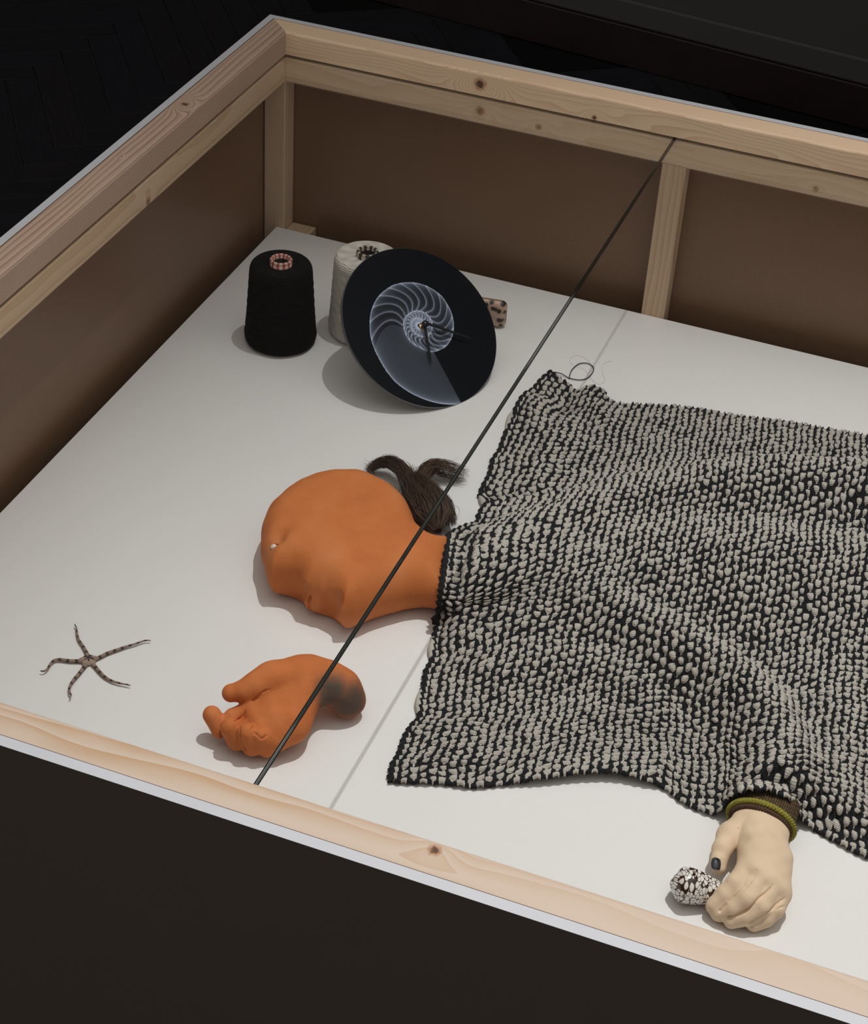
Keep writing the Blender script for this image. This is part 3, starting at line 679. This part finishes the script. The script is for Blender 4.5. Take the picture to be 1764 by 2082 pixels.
# ---------------------------------------------------------------- pale hand with a knitted cuff
WH = crop(1300, 1560, 3.8017)
def wc(pts, k=.006): return [(WH(*a[:3]), a[3], WH(*b[:3]), b[3], k) for a, b in zip(pts[:-1], pts[1:])]
caps = []
caps += wc([(915, 310, .021, .0130), (845, 420, .022, .0140)], .008) + wc([(995, 325, .021, .0135), (930, 450, .0235, .0150)], .008) + wc([(1075, 350, .020, .0130), (1025, 500, .022, .0145)], .008)
for q in ([(845, 440, .0225, .0145), (885, 560, .030, .0140), (885, 680, .034, .0135), (850, 800, .034, .0130)], [(900, 460, .0235, .0155), (935, 660, .035, .0140), (930, 835, .037, .0135)],
          [(960, 490, .0235, .0155), (1000, 700, .033, .0140), (1015, 900, .033, .0130)], [(1010, 520, .022, .0150), (1055, 720, .027, .0130), (1074, 970, .025, .0122)]):
    caps += wc(q, .010)
kf = .0016
caps += wc([(850, 800, .034, .0130), (755, 905, .031, .0112), (670, 990, .023, .0102), (578, 1072, .014, .0086)], kf)
caps += wc([(930, 835, .037, .0130), (835, 1010, .030, .0112), (730, 1085, .020, .0100), (612, 1122, .0105, .0088)], kf)
caps += wc([(1015, 900, .033, .0125), (930, 1070, .025, .0108), (820, 1145, .0165, .0096), (712, 1183, .0095, .0080)], kf)
caps += wc([(1080, 970, .025, .0118), (1040, 1090, .019, .0102), (965, 1165, .0125, .0090), (880, 1210, .0085, .0075)], kf)
caps += wc([(810, 460, .0235, .0150), (705, 530, .026, .0135), (638, 630, .026, .0094), (612, 720, .022, .0080), (608, 772, .019, .0074)], .003)
V, Q = blob(caps, .0008, px=lambda x, y: (1300 + x / 3.8017, 1560 + y / 3.8017), wave=lambda X, Y, Zz: .0003 * np.sin(X * 320) * np.sin(Y * 290 + Zz * 200),
    carve=[([(905, 800), (870, 865), (820, 925), (740, 990), (680, 1050), (620, 1112)], .0016), ([(1032, 905), (985, 965), (920, 1020), (850, 1085), (760, 1140), (690, 1155)], .0017), ([(1120, 1008), (1060, 1060), (1000, 1115), (920, 1165), (850, 1205)], .0016), ([(1130, 1075), (1085, 1085), (1060, 1100)], .0009)],
    dents=[(870, 830, .006, .0012), (800, 560, .008, .002)])
n = NT('pale_clay'); a1 = n.noise(n.obj(), 25, 4); a2 = n.noise(n.obj(), 900, 3); a3 = n.noise(n.obj(), 240, 1)
c = n.ramp(a1, [(.3, (.71, .535, .375)), (.7, (.78, .60, .43))])
c = n.mix(n.M('MULTIPLY', n.M('SUBTRACT', a3, .755, clamp=True), 9., clamp=True), c, (.25, .15, .09))
n.bump(n.M('ADD', a2, a1), .2, .0006); M_pale = n.fin(c, .75, Specular_IOR_Level=.25)
whr = empty('pale_hand', WH(930, 800), 'pale beige clay hand with a black thumbnail reaching out from under the knit', 'sculpture')
hand_o = mesh('hand', V, Q, M_pale, whr, smooth=True)
# thumb nail: shallow dome laid on the thumb
nc = WH(588, 742, .0280); ty = WH(586, 780, .0265) - WH(594, 700, .0300); ty /= np.linalg.norm(ty); tx = np.cross(ty, [0, 0, 1.]); tx /= np.linalg.norm(tx); tz = np.cross(tx, ty); tz *= np.sign(tz[2])
tz = tz - .22 * tx * np.sign(tx[0]); 
m_ = 18; uu, vv = np.meshgrid(np.linspace(-1, 1, m_), np.linspace(-1, 1, m_), indexing='ij')
qx, qy = uu * np.sqrt(1 - vv ** 2 * .32), vv * np.sqrt(1 - uu ** 2 * .32)
zz = .0030 * (1 - .75 * qx ** 2 - .28 * qy ** 2) - .0014
V = nc + (qx * .0046)[..., None] * tx + (qy * .0055)[..., None] * ty + zz[..., None] * tz; V0 = V - .003 * tz
i, j = np.meshgrid(np.arange(m_ - 1), np.arange(m_ - 1), indexing='ij'); Fq = np.stack([i * m_ + j, (i + 1) * m_ + j, (i + 1) * m_ + j + 1, i * m_ + j + 1], -1).reshape(-1, 4)
bd = [k for k in range(m_)] + [k * m_ + m_ - 1 for k in range(1, m_)] + [(m_ - 1) * m_ + k for k in range(m_ - 2, -1, -1)] + [k * m_ for k in range(m_ - 2, 0, -1)]
sk = np.array([(bd[k], bd[(k + 1) % len(bd)], bd[(k + 1) % len(bd)] + m_ * m_, bd[k] + m_ * m_) for k in range(len(bd))])
no = mesh('thumb_nail', np.r_[V.reshape(-1, 3), V0.reshape(-1, 3)], np.r_[Fq, sk], NT('nail_polish').fin((.008, .014, .022), .06, Coat_Weight=1., Coat_Roughness=.03), whr, smooth=True)
tag(no, 'glossy black thumb nail')
# cuff: elliptical sleeve end with a crocheted rim
Lp, Rp = WH(688, 398, .012), WH(1166, 566, .012); cc_ = (Lp + Rp) / 2; lat = (Rp - Lp) / 2; hwid = np.linalg.norm(lat[:2]); lat = np.array([lat[0], lat[1], 0]) / hwid
axv = np.array([-lat[1], lat[0], 0]); axv *= np.sign(axv[1])
rw, rh, zc = hwid * .99, .0228, .0236
def ring(th, off, dr): 
    return cc_ * [1, 1, 0] + np.array([0, 0, zc]) + lat * ((rw + dr) * np.cos(th))[..., None] + np.array([0, 0, 1.]) * ((rh + dr) * np.sin(th))[..., None] + axv * off[..., None]
na, nl = 220, 26
th, ll = np.meshgrid(np.linspace(0, 2 * math.pi, na, endpoint=False), np.linspace(0, 1, nl), indexing='ij')
V = ring(th, ll * .032, 0.0002 - .0015 * ll + .0004 * np.sin(th * 58) * np.sin(ll * 60)).reshape(-1, 3); V[:, 2] = np.maximum(V[:, 2], .0008)
i, j = np.meshgrid(np.arange(na), np.arange(nl - 1), indexing='ij'); i2 = (i + 1) % na
Fq = np.stack([i * nl + j, i2 * nl + j, i2 * nl + j + 1, i * nl + j + 1], -1).reshape(-1, 4)
n = NT('olive_brown_knit'); uv_ = n.sep(n.add('UVMap').outputs[0])
st = n.M('MULTIPLY', n.M('ADD', n.M('SINE', n.M('MULTIPLY', uv_[0], 6.2832 * 76)), 1.), n.M('ADD', n.M('SINE', n.M('ADD', n.M('MULTIPLY', uv_[1], 6.2832 * 15), n.M('MULTIPLY', n.M('FLOOR', n.M('MULTIPLY', uv_[0], 76.)), 3.14))), 1.))
f = n.noise(n.obj(), 1200, 2); ff = n.M('ADD', n.M('MULTIPLY', st, .25), n.M('MULTIPLY', n.M('SUBTRACT', f, .5), .5))
n.bump(ff, .8, .001); M_cuff = n.fin(n.ramp(ff, [(.22, (.045, .020, .010)), (.5, (.075, .045, .015)), (.75, (.26, .20, .045))]), .9)
cuff = mesh('cuff', V, Fq, M_cuff, whr, smooth=True, uv=np.stack([th / 2 / math.pi, ll], -1).reshape(-1, 2)); tag(cuff, 'brown and olive knitted cuff')
th = np.linspace(0, 2 * math.pi, 300, endpoint=False); nr = 10; V = []
tt = np.linspace(0, 2 * math.pi, nr, endpoint=False)
for t in tt: 
    r_ = .0029 + .0007 * np.sin(th * 62 + 2 * t)
    V.append(ring(th, -.0006 + r_ * np.sin(t), .0014 + r_ * np.cos(t)))
V = np.stack(V, 1).reshape(-1, 3); V[:, 2] = np.maximum(V[:, 2], .0006)
i, j = np.meshgrid(np.arange(300), np.arange(nr), indexing='ij'); i2, j2 = (i + 1) % 300, (j + 1) % nr
n = NT('olive_yarn'); f = n.noise(n.obj(), 900, 3); n.bump(f, .6, .001)
M_ol = n.fin(n.ramp(f, [(.3, (.12, .105, .012)), (.65, (.36, .33, .045))]), .9)
tag(mesh('cuff_rim', V, np.stack([i * nr + j, i2 * nr + j, i2 * nr + j2, i * nr + j2], -1).reshape(-1, 4), M_ol, cuff, smooth=True), 'olive crocheted edge')
V = []
for t in tt:
    r_ = .0026 + .0006 * np.sin(th * 62 + 2 * t)
    V.append(ring(th, -.0042 + r_ * np.sin(t), -.0022 + r_ * np.cos(t)))
V = np.stack(V, 1).reshape(-1, 3); V[:, 2] = np.maximum(V[:, 2], .0006)
n = NT('brown_yarn'); f = n.noise(n.obj(), 900, 3); n.bump(f, .6, .001)
tag(mesh('cuff_lining', V, np.stack([i * nr + j, i2 * nr + j, i2 * nr + j2, i * nr + j2], -1).reshape(-1, 4), n.fin(n.ramp(f, [(.3, (.04, .018, .010)), (.65, (.11, .055, .032))]), .9), cuff, smooth=True), 'brown inner edge')

# ---------------------------------------------------------------- cone shell
A_, B_ = WH(285, 905, .0185), WH(690, 985, .0115); sd = B_ - A_; sl_ = np.linalg.norm(sd); sd /= sl_
sx = np.cross(sd, [0, 0, 1.]); sx /= np.linalg.norm(sx); sz = np.cross(sx, sd)
prof = [(.0004, -.0065), (.003, -.0058), (.006, -.0042), (.0085, -.0032), (.0105, -.0016), (.0130, .0000), (.0158, .0022), (.0174, .0055), (.0178, .010), (.0168, .018), (.0148, .027), (.0122, .036), (.0092, .045), (.0062, .053), (.003, .0575), (.0005, .0585)]
pp = spline(np.c_[np.array(prof), np.zeros(len(prof))], 90)[:, :2]
V, Fq = lathe(pp, 72); th = np.arctan2(V[:, 1], V[:, 0]); r_ = np.hypot(V[:, 0], V[:, 1])
gr = 1 + .05 * np.sin(th - V[:, 2] * 60) + .03 * np.sin(2 * th) - .10 * np.exp(-((th - 2.1 + V[:, 2] * 8) / .16) ** 2) * (V[:, 2] > 0)
stp = 0 * ((th / (2 * math.pi) + .5)) * (V[:, 2] < .0015)
Ls = np.stack([V[:, 0] * gr, V[:, 1] * gr, V[:, 2] - stp], -1)
Vw = A_ + Ls[:, :1] * sx + Ls[:, 1:2] * sz + Ls[:, 2:] * sd; Vw[:, 2] = np.maximum(Vw[:, 2], .0006)
n = NT('cone_shell'); us = n.add('UVMap').outputs[0]
wv = n.add('VectorMath', {0: us, 1: n.scale(n.add('TexNoise', {'Vector': us, 'Scale': 7.}).outputs['Color'], (.06, .06, 0))}, operation='ADD').outputs[0]
v1 = n.add('TexVoronoi', {'Vector': wv, 'Scale': 9.5, 'Randomness': .9}); v2 = n.add('TexVoronoi', {'Vector': wv, 'Scale': 9.5, 'Randomness': .9}, feature='F2')
f = n.M('MINIMUM', n.M('SUBTRACT', v2.outputs['Distance'], v1.outputs['Distance']), n.M('SUBTRACT', .74, v1.outputs['Distance']))
M_shell = n.fin(n.ramp(f, [(.05, (.030, .011, .005)), (.075, (.10, .045, .02)), (.10, (.80, .77, .74))]), .18, Coat_Weight=.6, Coat_Roughness=.08)
shr = empty('cone_shell', A_ * [1, 1, 0], 'glossy brown and white net-patterned cone shell held by the pale hand', 'shell')
sh_uv = np.stack([th / (2 * math.pi) * 1.9 * (.45 + .55 * np.clip(r_ / .0178, 0, 1)), Ls[:, 2] / .036 * 1.1 + .3], -1)
mesh('shell_body', Vw, Fq, M_shell, shr, smooth=True, uv=sh_uv)
#@end HANDS@
#@STAR@
# ---------------------------------------------------------------- brittle star
SK = crop(40, 1220, 5.5125)
stc = SK(770, 690); star = empty('brittle_star', stc, 'small brown brittle star with dark banded arms lying alone near the front rail', 'sea star')
n = NT('banded_arm'); al = n.add('Attribute', attribute_name='arc').outputs['Fac']; f = n.noise(n.obj(), 600, 3)
ph = n.M('FRACT', n.M('MULTIPLY', n.M('ADD', al, n.M('MULTIPLY', n.M('SUBTRACT', f, .5), .0022)), 112.))
c = n.ramp(ph, [(.55, (.36, .265, .205)), (.62, (.055, .035, .028)), (.92, (.055, .035, .028)), (.98, (.36, .265, .205))])
n.bump(n.M('SINE', n.M('MULTIPLY', al, 9000.)), .5, .0003); M_arm = n.fin(n.mix(n.M('MULTIPLY', f, .35), c, (.12, .08, .06)), .8)
for pts, hgt in (([(760, 640), (755, 605), (740, 570), (700, 500), (660, 440), (642, 370), (635, 310), (615, 270)], .0035), ([(830, 670), (870, 655), (990, 595), (1100, 555), (1200, 520), (1300, 490), (1400, 455), (1468, 453)], .003),
             ([(710, 690), (670, 685), (560, 682), (460, 668), (390, 675), (340, 720), (310, 770), (270, 797), (232, 793)], .004), ([(745, 725), (715, 760), (660, 830), (600, 900), (560, 970), (560, 1030), (577, 1068), (563, 1092)], .005), ([(820, 725), (845, 745), (900, 810), (960, 865), (1030, 905), (1110, 930), (1190, 945), (1240, 957)], .003)):
    P = spline([SK(x, y, .0026 + (hgt - .0016) * k / len(pts)) for k, (x, y) in enumerate(pts)], 70)
    V, F, A = tube(P, np.linspace(.00235, .0006, len(P)), 8)
    mesh('arm', V, F, M_arm, star, smooth=True, attrs={'arc': A})
# body: pentagon cushion
dirs = [SK(*q) - stc for q in ((755, 605), (870, 655), (670, 685), (715, 760), (845, 745))]; az = [math.atan2(d[1], d[0]) for d in dirs]
V = []; nr, na = 14, 60; an = np.linspace(-math.pi, math.pi, na, endpoint=False)
rad_ = .0082 + .0027 * sum(np.exp(-((np.angle(np.exp(1j * (an - a)))) / .28) ** 2) for a in az)
for k in range(nr):
    t = k / (nr - 1); rr = rad_ * math.sin(t * math.pi / 2 * 1.0) if k < nr - 1 else rad_
    V.append(np.stack([rr * np.cos(an), rr * np.sin(an), .0008 + .0045 * np.cos(t * math.pi / 2) ** .8 + 0 * an], -1))
V = np.concatenate(V) + stc * [1, 1, 0]
i, k = np.meshgrid(np.arange(nr - 1), np.arange(na), indexing='ij'); Fq = np.stack([i * na + k, (i + 1) * na + k, (i + 1) * na + (k + 1) % na, i * na + (k + 1) % na], -1).reshape(-1, 4)
n = NT('star_disc'); x, y, z = n.sep(n.obj()); f = n.noise(n.obj(), 380, 3)
th_ = n.M('ARCTAN2', y, x); rr = n.M('SQRT', n.M('ADD', n.M('MULTIPLY', x, x), n.M('MULTIPLY', y, y)))
s5 = n.M('ADD', n.M('MULTIPLY', rr, 150.), n.M('MULTIPLY', n.M('SINE', n.M('ADD', n.M('MULTIPLY', th_, 5.), az[0] * -5 + 1.57)), .35)); s5 = n.M('ADD', s5, n.M('ADD', n.M('MULTIPLY', n.M('SUBTRACT', f, .5), .5), n.M('MULTIPLY', y, -70.)))
n.bump(f, .5, .0006); M_sd = n.fin(n.ramp(s5, [(.55, (.05, .035, .028)), (.72, (.34, .255, .20))]), .8)
mesh('central_disc', V, Fq[:, ::-1], M_sd, star, smooth=True)
#@end STAR@
#@BLANKET@
# ---------------------------------------------------------------- knitted blanket
def curve_px(pts, m):
    """pts (u, v, z) -> m points in the world, even along the picture path"""
    P = spline(np.array(pts, float), 12 * len(pts)); s_ = np.r_[0, np.cumsum(np.linalg.norm(np.diff(P[:, :2], axis=0), axis=1))]
    q = np.linspace(0, s_[-1], m); P = np.stack([np.interp(q, s_, P[:, k]) for k in range(3)], -1)
    return np.array([at(*x) for x in P])
NU, NV, du, dv = 72, 74, 9, 8
nS, nT = NU * du + 1, NV * dv + 1
e = .0065
Lc = curve_px([(1118, 752, e), (1100, 766, e), (1082, 787, e), (1062, 800, e), (1047, 826, e), (1040, 848, e), (1028, 872, e), (1020, 893, e), (1012, 915, e), (1000, 930, e), (993, 960, e), (980, 985, e), (974, 1005, e), (986, 1018, e), (972, 1040, .014), (966, 1060, .018), (945, 1066, .022), (922, 1076, .036), (910, 1083, .044), (906, 1100, .053), (903, 1130, .059), (898, 1165, .060), (894, 1195, .057), (890, 1222, .043), (888, 1244, .028), (886, 1264, .014), (879, 1300, e), (876, 1338, e), (864, 1360, e), (858, 1395, e), (851, 1425, e), (850, 1455, e), (836, 1470, e), (820, 1495, e), (808, 1530, e), (795, 1552, e), (790, 1583, e)], nT)
Tc = curve_px([(1118, 752, e), (1135, 766, e), (1155, 780, .012), (1172, 795, .014), (1186, 790, .020), (1205, 784, .024), (1224, 792, .02), (1238, 812, .012), (1260, 820, e), (1300, 822, e), (1400, 828, e), (1500, 845, e), (1600, 857, e), (1700, 875, e), (1764, 885, e), (1900, 908, e), (2040, 932, e)], nS)
Bc = curve_px([(790, 1583, e), (830, 1586, e), (900, 1588, e), (960, 1595, e), (1020, 1590, e), (1100, 1578, .012), (1180, 1567, .014), (1250, 1566, .014), (1310, 1580, .012), (1350, 1597, e), (1390, 1626, e), (1440, 1648, e), (1465, 1645, .012), (1482, 1622, .030), (1500, 1608, .046), (1530, 1601, .054), (1560, 1603, .054), (1590, 1612, .051), (1608, 1628, .041), (1624, 1650, .022), (1650, 1678, e), (1700, 1705, e), (1764, 1738, e), (1900, 1790, e), (2090, 1860, e)], nS)
s_ = np.linspace(0, 1, nS)[:, None, None]; t_ = np.linspace(0, 1, nT)[None, :, None]
Rc = (Tc[-1] * (1 - t_[0]) + Bc[-1] * t_[0])
base = (1 - t_) * ((1 - s_) * Tc[0] + s_ * Tc[-1]) + t_ * ((1 - s_) * Bc[0] + s_ * Bc[-1])
bL = base[0]; bT = base[:, 0]; bB = base[:, -1]
fl = lambda x, w_: np.exp(-(x / w_) ** 1.6)
# keep corner values consistent: residuals vanish at corners
XY = base + (Lc[None] - bL[None]) * fl(s_, .16) + (Tc[:, None] - bT[:, None]) * fl(t_, .16) + (Bc[:, None] - bB[:, None]) * fl(1 - t_, .18)
# relief: torso, arm ridge, neck, soft folds
def ridge(pts, sig, p=2.):
    P = np.array([at(u, v_, z)[:2].tolist() + [z] for u, v_, z in pts]); best = np.zeros((nS, nT))
    for a, b in zip(P[:-1], P[1:]):
        d = b[:2] - a[:2]; tt_ = np.clip(((XY[..., 0] - a[0]) * d[0] + (XY[..., 1] - a[1]) * d[1]) / (d @ d), 0, 1)
        dist = np.hypot(XY[..., 0] - a[0] - tt_ * d[0], XY[..., 1] - a[1] - tt_ * d[1]); hgt = a[2] + tt_ * (b[2] - a[2])
        best = np.maximum(best, hgt * np.exp(-(dist / sig) ** p))
    return best
for _ in range(1):
    tor = ridge([(1000, 1120, .052), (1150, 1055, .050), (1290, 1000, .062), (1450, 960, .078), (1620, 945, .086), (1764, 955, .09), (2050, 1010, .09)], .075)
    bod = ridge([(1050, 1160, .050), (1250, 1110, .058), (1450, 1090, .064), (1650, 1110, .066), (2050, 1180, .066)], .105)
    arm = ridge([(1130, 1190, .035), (1270, 1225, .052), (1370, 1270, .058), (1470, 1330, .056), (1560, 1420, .055), (1600, 1510, .056), (1580, 1590, .056), (1560, 1650, .055)], .044)
    nek = ridge([(890, 1165, .058), (960, 1160, .057), (1060, 1150, .050)], .042, 3.)
    f2 = ridge([(1020, 1360, .012), (1150, 1330, .016), (1260, 1350, .018), (1320, 1420, .014)], .03) + ridge([(1700, 1300, .02), (1720, 1450, .022), (1700, 1640, .020)], .035) + ridge([(1075, 830, .012), (1110, 900, .012), (1100, 1000, .012)], .025) + ridge([(1205, 800, .016), (1215, 850, .010)], .014)
hh = (tor ** 4 + bod ** 4 + arm ** 4 + nek ** 4 + (f2 + .006) ** 4) ** .25
edge = np.minimum(np.minimum(np.linspace(0, 1, nT)[None] / .05, (1 - np.linspace(0, 1, nT)[None]) / .05), np.linspace(0, 1, nS)[:, None] / .05); edge = np.clip(edge, 0, 1); edge = edge * edge * (3 - 2 * edge)
zL, zT, zB = Lc[:, 2][None], Tc[:, 2][:, None], Bc[:, 2][:, None]
zed = e + (zL - e) * fl(np.linspace(0, 1, nS)[:, None], .07) + (zT - e) * fl(np.linspace(0, 1, nT)[None], .05) + (zB - e) * fl(1 - np.linspace(0, 1, nT)[None], .06)
zz = np.maximum(zed, .004 + hh * edge + .0) 
zz = zz + .0022 * np.sin(XY[..., 0] * 55 + XY[..., 1] * 20) * np.sin(XY[..., 1] * 42 + 1) * edge
for _ in range(6):
    zz[1:-1, 1:-1] = (zz[1:-1, 1:-1] * 4 + zz[2:, 1:-1] + zz[:-2, 1:-1] + zz[1:-1, 2:] + zz[1:-1, :-2]) / 8
P0_ = np.stack([XY[..., 0], XY[..., 1], zz], -1)
# stitches
U = np.linspace(0, NU, nS)[:, None] + 0 * t_[..., 0]; Vv = 0 * U + np.linspace(0, NV, nT)[None]
U = U + .10 * np.sin(Vv * .9 + .6 * np.sin(U * .37)) + .05 * np.sin(Vv * 2.3 + U)
ci = np.floor(U).astype(int); fu = U - ci - .5
cj_ = rng.normal(0, .06, NU + 6)[np.clip(ci + 2, 0, NU + 5)]
Vs = Vv + .5 * (ci % 2) + cj_; rj = np.floor(Vs).astype(int); fv = Vs - rj - .5
hsh = lambda a, b, k: (np.sin(a * 127.1 + b * 311.7 + k * 74.7) * 43758.5453) % 1
jx, jy, js = (hsh(ci, rj, 1) - .5) * .20, (hsh(ci, rj, 2) - .5) * .22, .82 + .40 * hsh(ci, rj, 3)
fu_ = fu + (hsh(ci, rj, 11) - .5) * .7 * fv
a_ = np.abs(fu_ - jx) / ((.362 - .26 * (fv - jy + .08)) * js); b_ = (fv - jy + .02) / (.335 * js)
sdw = (np.abs(a_) ** 2.6 + np.abs(b_) ** 2.6) ** (1 / 2.6) - 1
tail = np.maximum(np.abs(fu_ - jx + .05) / .10, np.abs(fv - .42) / .40) - 1       # thin pale stem below each tuft
tail = np.where(hsh(ci, rj, 5) > .2, tail, 9)
white = np.clip(.5 - sdw * 1.5, 0, 1)
stem = np.clip(.5 - tail * 1.2, 0, 1)
dome = np.sqrt(np.clip(1 - np.clip(sdw + 1, 0, 1) ** 2, 0, 1))
ridge_b = np.exp(-((np.abs(fu + .12 * np.sin(2 * math.pi * Vs)) - .5) / .20) ** 2) * (.55 + .45 * np.cos(2 * math.pi * (Vs - .1)))
bumpz = .0037 * dome ** .8 * (1 + .25 * np.sin(hsh(ci, rj, 8) * 6.28)) + .0040 * ridge_b * (1 - dome)
yarn = np.maximum(white, stem * .85)
S_ = np.linspace(0, 1, nS)[:, None]
bind = S_ * NU < .55
yarn = np.where(bind, 0, yarn); bumpz = np.where(bind, .0024 * np.sin(np.clip(S_ * NU / .55, 0, 1) * math.pi) * (1 + .3 * np.sin(Vv * 6.28)), bumpz)
N_ = np.cross(np.gradient(P0_, axis=0), np.gradient(P0_, axis=1)); N_ /= np.linalg.norm(N_, axis=-1)[..., None]; N_ *= np.sign(N_[..., 2:3])
for k in range(3):
    N_[1:-1, 1:-1] = (N_[1:-1, 1:-1] + N_[2:, 1:-1] + N_[:-2, 1:-1] + N_[1:-1, 2:] + N_[1:-1, :-2]); N_ /= np.linalg.norm(N_, axis=-1)[..., None]
PK = P0_ + N_ * (bumpz - .001)[..., None]
# scalloped outline: stitches swell sideways at the border
sw = .0016 * np.sin(np.linspace(0, NV, nT) * 2 * math.pi)[None, :, None] * fl(s_, .008)
PK = PK + sw * np.array([-1, .2, 0]) + .0016 * (np.cos(np.linspace(0, NU, nS) * math.pi) ** 2)[:, None, None] * (fl(1 - t_, .010) * np.array([0, -1, 0]) + fl(t_, .010) * np.array([0, 1, 0]))
PK[..., 2] = np.maximum(PK[..., 2], .0015)
VV = PK.reshape(-1, 3); i, j = np.meshgrid(np.arange(nS - 1), np.arange(nT - 1), indexing='ij')
Fq = np.stack([i * nT + j, i * nT + j + 1, (i + 1) * nT + j + 1, (i + 1) * nT + j], -1).reshape(-1, 4)[:, ::-1]
# rolled-under border
bd = np.r_[np.arange(nT), (np.arange(1, nS) * nT + nT - 1), ((nS - 1) * nT + np.arange(nT - 2, -1, -1)), (np.arange(nS - 2, 0, -1) * nT)]
ctr_ = VV[bd].mean(0); nb = len(bd); rows = [VV[bd]]
ins_ = np.roll(VV[bd], -1, 0) - np.roll(VV[bd], 1, 0); inw = np.stack([-ins_[:, 1], ins_[:, 0], 0 * ins_[:, 0]], -1)
for _ in range(12): inw = (inw + np.roll(inw, 1, 0) + np.roll(inw, -1, 0)) / 3
inw /= np.linalg.norm(inw, axis=1)[:, None] + 1e-9
if (inw * (ctr_ - VV[bd])).sum() < 0: inw = -inw
for dz, din in ((.0022, -.0014), (.0044, -.0006), (.0058, .006)):
    q = VV[bd] + inw * din; q[:, 2] = np.maximum(q[:, 2] - dz, .0006); rows.append(q)
allV = np.r_[VV, rows[1], rows[2], rows[3]]; ids = [bd, len(VV) + np.arange(nb), len(VV) + nb + np.arange(nb), len(VV) + 2 * nb + np.arange(nb)]
sk = np.concatenate([np.stack([a, np.roll(a, -1), np.roll(b2, -1), b2], -1) for a, b2 in zip(ids[:-1], ids[1:])])
yr = yarn.reshape(-1); yall = np.r_[yr, yr[bd], yr[bd] * .7, yr[bd] * 0]
uvk = np.stack([U, Vv], -1).reshape(-1, 2); uvall = np.r_[uvk, uvk[bd], uvk[bd], uvk[bd]]
n = NT('black_white_knit'); ya = n.add('Attribute', attribute_name='yarn').outputs['Fac']; us = n.add('UVMap').outputs[0]; ux = n.sep(us)
fz = n.noise(us, 11, 3); fine = n.noise(us, 30, 2)
strd = n.M('SINE', n.M('ADD', n.M('MULTIPLY', ux[1], 40.), n.M('MULTIPLY', fz, 5.)))
v = n.M('ADD', ya, n.M('ADD', n.M('MULTIPLY', n.M('SUBTRACT', fz, .5), .7), n.M('MULTIPLY', strd, .035)))
wcol = n.ramp(n.M('ADD', n.M('MULTIPLY', strd, .16), n.M('MULTIPLY', fine, .9)), [(.25, (.42, .385, .345)), (.65, (.68, .64, .585))])
bcol = n.ramp(fine, [(.35, (.007, .0075, .009)), (.7, (.026, .026, .029))])
c = n.mix(n.ramp(v, [(.42, (0, 0, 0)), (.56, (1, 1, 1))]), bcol, wcol)
n.bump(n.M('ADD', n.M('MULTIPLY', strd, .5), n.M('MULTIPLY', fine, 1.4)), .55, .0009)
M_knit = n.fin(c, .95, Specular_IOR_Level=.12, Sheen_Weight=.05)
blk = empty('knitted_blanket', P0_[nS // 3, nT // 2] * [1, 1, 0], 'black and white knitted blanket spread over a lying form, one hand sticking out', 'blanket')
mesh('knit', allV, np.r_[Fq, sk], M_knit, blk, smooth=True, uv=uvall, attrs={'yarn': yall})
# loose threads at the far corner
CK = crop(960, 700, 3.528)
M_thb = plain('black_thread', (.012, .012, .014), .8); M_thp = plain('pale_thread', (.74, .62, .60), .8)
V, F, _ = tube(spline([CK(x, y, z) for x, y, z in ((565, 200, .010), (600, 202, .006), (640, 212, .003), (690, 240, .0015), (760, 255, .0015), (820, 245, .0015), (860, 205, .0015), (867, 165, .0015), (825, 136, .0015), (765, 140, .0015), (718, 178, .0015), (700, 215, .002), (692, 248, .001))], 90), .00065, 6)
tag(mesh('loose_thread', V, F, M_thb, blk, smooth=True), 'black loose thread looped at the corner')
V, F, _ = tube(spline([CK(x, y, z) for x, y, z in ((820, 240, .0035), (850, 150, .0010), (800, 95, .0006), (740, 80, .0006), (700, 110, .0006), (720, 150, .0006), (800, 180, .0006), (845, 240, .0006), (900, 285, .0006), (950, 262, .0006), (930, 190, .0006), (942, 140, .0006), (995, 118, .0006))], 90), .00018, 5)
tag(mesh('loose_thread', V, F, M_thp, blk, smooth=True), 'thin pale loose thread')
# places along the left edge where the pale underside rolls out
n = NT('pale_knit_underside'); f = n.noise(n.obj(), 900, 2); n.bump(f, .8, .001); M_under = n.fin(n.ramp(f, [(.3, (.34, .31, .275)), (.7, (.58, .545, .49))]), .95)
for pts in ([(1040, 838), (1035, 852), (1028, 872)], [(974, 1008), (980, 1020), (985, 1032)], [(882, 1292), (876, 1318), (874, 1338)], [(855, 1402), (850, 1428), (849, 1452)]):
    P = spline([at(u + 1, v, .0042) for u, v in pts], 20)
    V, F, _ = tube(P, .0036 * np.sin(np.linspace(.25, math.pi - .25, len(P))) + .0005, 10); V[:, 2] = np.maximum(V[:, 2], .0006)
    tag(mesh('rolled_edge', V, F, M_under, blk, smooth=True), 'pale underside rolled out at the edge')
#@end BLANKET@
